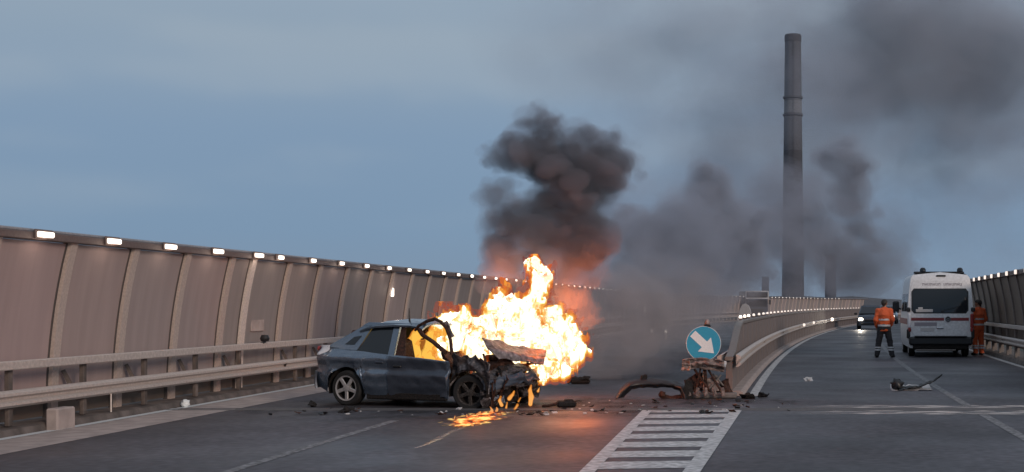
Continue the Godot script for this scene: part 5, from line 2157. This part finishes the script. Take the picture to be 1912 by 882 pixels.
func build_people() -> void:
	var o := thing("person", "person in an orange jacket and dark trousers standing left of the ambulance, seen from behind", "person", Vector3(3.44, 0, -40.7), -0.12)
	var j := {"hip": Vector3(0, 0.93, 0), "waist": Vector3(0, 1.09, 0), "chest": Vector3(0, 1.30, 0.01), "neck": Vector3(0, 1.49, 0.0), "head": Vector3(0.01, 1.615, -0.02),
		"hip_l": Vector3(-0.09, 0.90, 0), "hip_r": Vector3(0.09, 0.90, 0), "knee_l": Vector3(-0.16, 0.49, -0.03), "knee_r": Vector3(0.17, 0.49, -0.05), "ankle_l": Vector3(-0.21, 0.085, 0.02), "ankle_r": Vector3(0.24, 0.085, 0.0),
		"toe_l": Vector3(-0.25, 0.045, -0.13), "toe_r": Vector3(0.29, 0.045, -0.15), "sh_l": Vector3(-0.175, 1.42, 0.01), "sh_r": Vector3(0.175, 1.42, 0.01), "el_l": Vector3(-0.255, 1.15, 0.05), "el_r": Vector3(0.26, 1.15, 0.05),
		"wr_l": Vector3(-0.235, 0.94, -0.09), "wr_r": Vector3(0.20, 0.98, -0.14), "look": Basis(Vector3.UP, -0.35), "hand_l": Basis(Vector3.RIGHT, 0.5) * Basis(Vector3.UP, PI * 0.5), "hand_r": Basis(Vector3.RIGHT, 0.8) * Basis(Vector3.UP, -PI * 0.5)}
	person(o, j, M.orange_cloth, M.navy_cloth)
	o = thing("person", "person all in orange standing between the ambulance and the right guardrail", "person", Vector3(6.60, 0, -42.6), 0.5)
	j = j.duplicate()
	j.merge({"knee_l": Vector3(-0.11, 0.49, -0.04), "knee_r": Vector3(0.12, 0.49, -0.02), "ankle_l": Vector3(-0.13, 0.085, 0.04), "ankle_r": Vector3(0.14, 0.085, 0.0), "toe_l": Vector3(-0.15, 0.045, -0.11), "toe_r": Vector3(0.18, 0.045, -0.15),
		"el_l": Vector3(-0.26, 1.17, 0.0), "wr_l": Vector3(-0.20, 1.10, -0.24), "hand_l": Basis(Vector3.RIGHT, 1.3) * Basis(Vector3.UP, PI * 0.5), "look": Basis(Vector3.UP, 0.5)}, true)
	person(o, j, M.orange_cloth, M.orange_cloth)


# ---------------------------------------------------------------- far traffic, facing the camera (+z)
func build_far_traffic() -> void:
	var o := thing("oncoming_car", "dark car far down the right carriageway with one bright headlight, beside the standing person", "car", Vector3(6.52, 0, -88.0), -0.1)
	far_car(o, M.car_paint_dull, 9.0)
	o = thing("oncoming_car", "small dim car farther off behind the car with the bright headlight", "car", Vector3(9.6, 0, -112.0), -0.14)
	far_car(o, M.car_paint, 2.0)
	for q in [[62.0, "white reflector with an added glow on the median guardrail, left of the brighter one"], [70.0, "white reflector with an added glow on the median guardrail, next to the brighter one"], [86.0, "brightest white reflector with an added glow on the far median guardrail"]]:
		var z: float = q[0]
		var m := Mb.new()
		var t := thing("rail_lamp", q[1], "lamp", Vector3(median_x(z) + 0.24, 0.68, -z))
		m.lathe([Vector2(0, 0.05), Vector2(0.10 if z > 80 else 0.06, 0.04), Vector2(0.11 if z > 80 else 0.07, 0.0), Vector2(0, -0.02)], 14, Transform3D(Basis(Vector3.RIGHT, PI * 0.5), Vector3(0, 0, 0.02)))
		obj("light_lens", m, M.lamp_glow if z > 80 else M.lamp_glow_dim, t)  # a reflector made to glow, standing in for headlight thrown back
		m = Mb.new()
		m.box(Vector3(-0.03, 0, -0.02), Vector3(0.10, 0.06, 0.04), 0.008)
		obj("bracket", m, M.galvanised_dark, t)

func far_car(o: Node3D, paint: Material, light: float) -> void:
	var m := Mb.new()
	var rows := []
	var st := [[-4.2, 0.75, 0.95, 0.80], [-3.9, 0.86, 1.0, 0.82], [-2.8, 0.88, 1.02, 0.84], [-1.3, 0.88, 1.0, 0.84], [-0.35, 0.87, 0.92, 0.80], [-0.05, 0.80, 0.78, 0.70], [0.0, 0.70, 0.66, 0.62]]
	for s in st:
		var r := []
		for p in [[-0.94, 0.25], [-1.0, 0.45], [-1.0, 0.75 * s[2]], [-0.93, 0.93 * s[2]], [-0.8, s[2]], [0.0, s[2] + 0.03], [0.8, s[2]], [0.93, 0.93 * s[2]], [1.0, 0.75 * s[2]], [1.0, 0.45], [0.94, 0.25]]:
			r.append(Vector3(p[0] * s[1], p[1], s[0]))
		rows.append(r)
	m.grid(rows)
	var f := []
	for y in [0.25, 0.45, 0.66]:
		f.append([Vector3(-0.70, y, 0.0), Vector3(0.0, y, 0.05), Vector3(0.70, y, 0.0)])
	m.grid(f)
	obj("body", m, paint, o)
	m = Mb.new()
	rows = []
	for s in [[-3.6, 1.05, 0.72], [-3.0, 1.50, 0.62], [-1.6, 1.56, 0.62], [-0.75, 1.02, 0.74]]:
		rows.append([Vector3(-0.80, 0.98, s[0]), Vector3(-s[2], s[1], s[0]), Vector3(0, s[1] + 0.03, s[0]), Vector3(s[2], s[1], s[0]), Vector3(0.80, 0.98, s[0])])
	m.grid(rows)
	obj("roof", m, paint, o)
	m = Mb.new()
	m.slab([[Vector3(-0.70, 1.04, -0.73), Vector3(0.70, 1.04, -0.73)], [Vector3(-0.58, 1.48, -1.42), Vector3(0.58, 1.48, -1.42)]], 0.02)
	obj("windscreen", m, M.dark_glass, o)
	m = Mb.new()
	m.box(Vector3(0, 0.58, 0.05), Vector3(0.8, 0.14, 0.04), 0.02)
	m.box(Vector3(0, 0.36, 0.04), Vector3(1.2, 0.12, 0.06), 0.02)
	obj("grille", m, M.black_plastic, o)
	for s in [-1.0, 1.0]:
		m = Mb.new()
		m.box(Vector3(0.62 * s, 0.66, 0.03), Vector3(0.30, 0.17, 0.08), 0.05)
		obj("headlight", m, M.headlight_glow if (s < 0 and light > 5) else M.lamp_glow_dim, o)
		m = Mb.new()
		m.box(Vector3(0.98 * s, 1.02, -0.9), Vector3(0.2, 0.14, 0.1), 0.03)
		obj("mirror", m, M.black_plastic, o)
		for z in [-0.8, -3.4]: wheel(o, Vector3(0.80 * s, 0.31, z), s, 0.31, M.alloy, Basis(Vector3.UP, PI * 0.5))
	if light > 5:
		var l := SpotLight3D.new()
		l.name = "headlight_beam"
		l.light_color = Color(1.0, 0.95, 0.88)
		l.light_energy = 6.0
		l.light_size = 0.08
		l.spot_angle = 24.0
		l.spot_range = 200.0
		l.spot_attenuation = 2.0
		l.shadow_enabled = true
		l.position = Vector3(-0.62, 0.66, 0.10)
		o.add_child(l)
		l.rotation = Vector3(deg_to_rad(-2.5), PI, 0)


# ---------------------------------------------------------------- smoke
func fog_mat(called: String, density: float, c: Color) -> FogMaterial:
	var m := FogMaterial.new()
	m.resource_name = called
	m.density = density
	m.albedo = c
	return m

# blobs: [px, py, z, radius px, puffs, density at the core]
func smoke(called: String, label: String, blobs: Array, c: Color, seed_: int, flat := 1.0, thick := 1.0) -> void:
	var r := RandomNumberGenerator.new()
	r.seed = seed_
	var o := thing(called, label, "smoke")
	o.set_meta("kind", "stuff")
	var mats := {}
	for b in blobs:
		var z: float = b[2]
		var rad: float = b[3] / F * z
		var p := at(b[0], b[1], z)
		for k in b[4] * 4:
			var d := Vector3(r.randfn(), r.randfn(), r.randfn()).normalized()
			var big: bool = k < b[4]
			var s := rad * (r.randf_range(0.5, 0.8) if big else r.randf_range(0.18, 0.42))
			var q := p + d * (rad - s * 0.5) * (pow(r.randf(), 0.6) if big else r.randf_range(0.7, 1.08)) * Vector3(1, 0.9, flat)
			var den: float = b[5] * thick * (r.randf_range(0.2, 0.5) if big else r.randf_range(0.35, 0.95))
			var step := 0.0002 if den < 0.005 else (0.002 if den < 0.05 else (0.02 if den < 0.5 else 0.2))
			var key := maxf(step, snappedf(den, step))
			if not mats.has(key): mats[key] = fog_mat(called, key, c)
			var f := FogVolume.new()
			f.name = "smoke_puff"
			f.shape = RenderingServer.FOG_VOLUME_SHAPE_ELLIPSOID
			f.size = Vector3(2 * s * r.randf_range(0.8, 1.3), 2 * s * r.randf_range(0.7, 1.1), 2 * s * flat) if big else Vector3(2 * s * r.randf_range(0.8, 1.9), 2 * s * r.randf_range(0.5, 1.0), 2 * s * flat * r.randf_range(0.7, 1.2))
			f.material = mats[key]
			f.position = q
			f.rotation = Vector3(r.randf_range(-0.5, 0.5), r.randf() * 6.0, r.randf_range(-0.6, 0.6))
			o.add_child(f, true)

func build_smoke() -> void:
	var soot := lin(0.44, 0.45, 0.53)
	var bank := lin(0.58, 0.60, 0.71)
	var grey := lin(0.74, 0.79, 0.94)
	smoke("dark_smoke_plume", "thick dark smoke column billowing straight up from the burning car", [
		[945, 480, 22.6, 52, 6, 1.5], [925, 455, 22.7, 36, 5, 1.3], [985, 440, 22.8, 56, 6, 1.6], [1040, 480, 22.8, 64, 7, 1.5], [1100, 450, 23.0, 56, 7, 1.8], [1130, 470, 23.0, 28, 4, 1.4], [1090, 505, 23.0, 44, 5, 1.0],
		[1085, 410, 23.0, 50, 6, 1.6], [1035, 395, 23.0, 56, 6, 1.4], [1060, 360, 23.0, 62, 7, 1.6], [1095, 325, 23.1, 66, 7, 1.7], [1035, 310, 23.0, 64, 7, 1.8], [985, 285, 22.9, 56, 7, 1.6], [940, 292, 22.9, 40, 6, 1.2], [918, 300, 22.9, 22, 4, 0.9],
		[1010, 245, 22.9, 48, 6, 1.2], [1000, 220, 22.9, 30, 5, 0.9], [1035, 232, 22.9, 28, 4, 0.8], [1085, 280, 23.1, 54, 6, 1.4], [1140, 285, 23.2, 48, 6, 1.4], [1090, 250, 23.1, 24, 4, 0.7], [1150, 260, 23.2, 28, 4, 0.9], [1140, 335, 23.2, 38, 5, 1.0], [1185, 272, 23.3, 15, 3, 0.7], [1192, 330, 23.3, 20, 4, 0.7], [1110, 380, 23.0, 36, 4, 1.0],
		[1055, 560, 22.9, 44, 5, 0.7], [1085, 590, 22.9, 36, 5, 0.8], [1040, 530, 22.9, 40, 4, 0.8], [925, 525, 22.9, 40, 5, 0.6], [975, 520, 23.0, 40, 4, 0.7],
		[950, 385, 22.8, 56, 6, 0.75], [922, 365, 22.7, 38, 5, 0.6], [985, 400, 22.9, 44, 5, 0.9], [930, 420, 22.8, 44, 5, 0.8], [1150, 400, 23.4, 40, 5, 0.35], [1160, 300, 23.2, 34, 5, 1.0]], soot, 101, 1.0, 1.35)
	smoke("drifting_smoke_bank", "bank of grey smoke drifting right behind the fire, in front of the tall chimney", [
		[1180, 420, 44, 56, 5, 0.30], [1210, 470, 44, 80, 6, 0.34], [1265, 430, 48, 76, 6, 0.36], [1320, 350, 52, 58, 6, 0.40], [1312, 315, 52, 28, 4, 0.3], [1330, 410, 52, 76, 6, 0.32], [1385, 430, 56, 66, 6, 0.32], [1290, 510, 50, 90, 6, 0.32], [1180, 520, 44, 80, 6, 0.26], [1370, 510, 58, 76, 6, 0.24]], bank, 202, 1.0, 1.8)
	smoke("distant_smoke_bank", "bank of grey smoke hanging behind and to the right of the tall chimney", [
		[1440, 460, 670, 90, 6, 0.01573], [1500, 440, 710, 90, 6, 0.01208], [1510, 500, 710, 90, 6, 0.01115], [1560, 460, 750, 80, 6, 0.01027], [1600, 500, 770, 90, 6, 0.01122], [1570, 300, 750, 54, 6, 0.02427], [1590, 350, 750, 58, 6, 0.02427], [1610, 410, 770, 50, 6, 0.01870], [1660, 430, 790, 66, 5, 0.00749], [1650, 510, 790, 76, 5, 0.00937], [1450, 370, 670, 80, 5, 0.00925], [1520, 380, 710, 70, 5, 0.00930], [1690, 480, 810, 54, 4, 0.00563]], bank, 505, 1.0, 1.7)
	smoke("high_smoke_veil", "wide thin veil of grey smoke spreading across the upper right sky", [
		[1130, 110, 1050, 200, 6, 0.00095], [1060, 40, 1050, 170, 5, 0.00076], [1330, 170, 1100, 210, 7, 0.00134], [1420, 80, 1150, 190, 6, 0.00172], [1480, 260, 1150, 210, 7, 0.00191], [1600, 110, 1200, 190, 7, 0.00287], [1700, 60, 1250, 170, 8, 0.00346], [1620, 240, 1200, 190, 7, 0.00249], [1760, 170, 1250, 200, 7, 0.00288], [1850, 90, 1300, 170, 7, 0.00269], [1860, 250, 1300, 170, 6, 0.00192], [1950, 160, 1300, 180, 6, 0.00212], [1780, 340, 1250, 170, 5, 0.00115], [1900, 20, 1300, 170, 6, 0.00212], [1560, -40, 1200, 190, 7, 0.00172], [1750, -60, 1250, 190, 7, 0.00211], [1300, -20, 1100, 190, 6, 0.00086], [2050, 80, 1350, 200, 6, 0.00193], [1240, 300, 1050, 160, 5, 0.00095], [1820, 430, 1250, 140, 5, 0.00096], [1720, 380, 1250, 140, 5, 0.00096], [1900, 380, 1300, 140, 5, 0.00096], [1400, 360, 1100, 160, 5, 0.00115], [1560, 360, 1150, 170, 6, 0.00134]], grey, 303)
	smoke("spreading_smoke_haze", "thin grey haze filling the air between the smoke column and the tall chimney", [
		[1170, 360, 30, 110, 5, 0.07], [1230, 420, 36, 130, 6, 0.07], [1150, 480, 30, 100, 5, 0.08], [1320, 440, 44, 150, 6, 0.06], [1280, 520, 40, 120, 5, 0.07], [1060, 330, 25, 150, 5, 0.07], [1410, 480, 60, 100, 6, 0.04], [1380, 350, 60, 120, 5, 0.03]], bank, 707, 1.0, 1.3)
	smoke("thin_smoke_wisp", "thin veil of smoke drifting in front of the tall chimney", [[1480, 200, 110, 120, 5, 0.010], [1500, 90, 110, 110, 5, 0.010], [1400, 150, 110, 120, 5, 0.006], [1580, 180, 112, 120, 5, 0.008]], grey, 606)
	smoke("low_road_smoke", "brownish smoke hanging low over the left carriageway behind the burning car", [
		[1060, 620, 27, 84, 6, 0.34], [1110, 570, 28, 96, 6, 0.30], [1130, 650, 29, 84, 6, 0.34], [1180, 590, 32, 100, 6, 0.26], [1200, 660, 31, 76, 5, 0.26], [1240, 560, 38, 100, 6, 0.20], [1250, 630, 36, 90, 6, 0.22], [1310, 580, 44, 90, 6, 0.18], [1380, 575, 52, 70, 5, 0.08], [1010, 570, 26, 76, 5, 0.24], [960, 560, 27, 60, 4, 0.14], [1440, 575, 60, 60, 4, 0.05]], lin(0.72, 0.63, 0.64), 404, 1.0, 1.35)
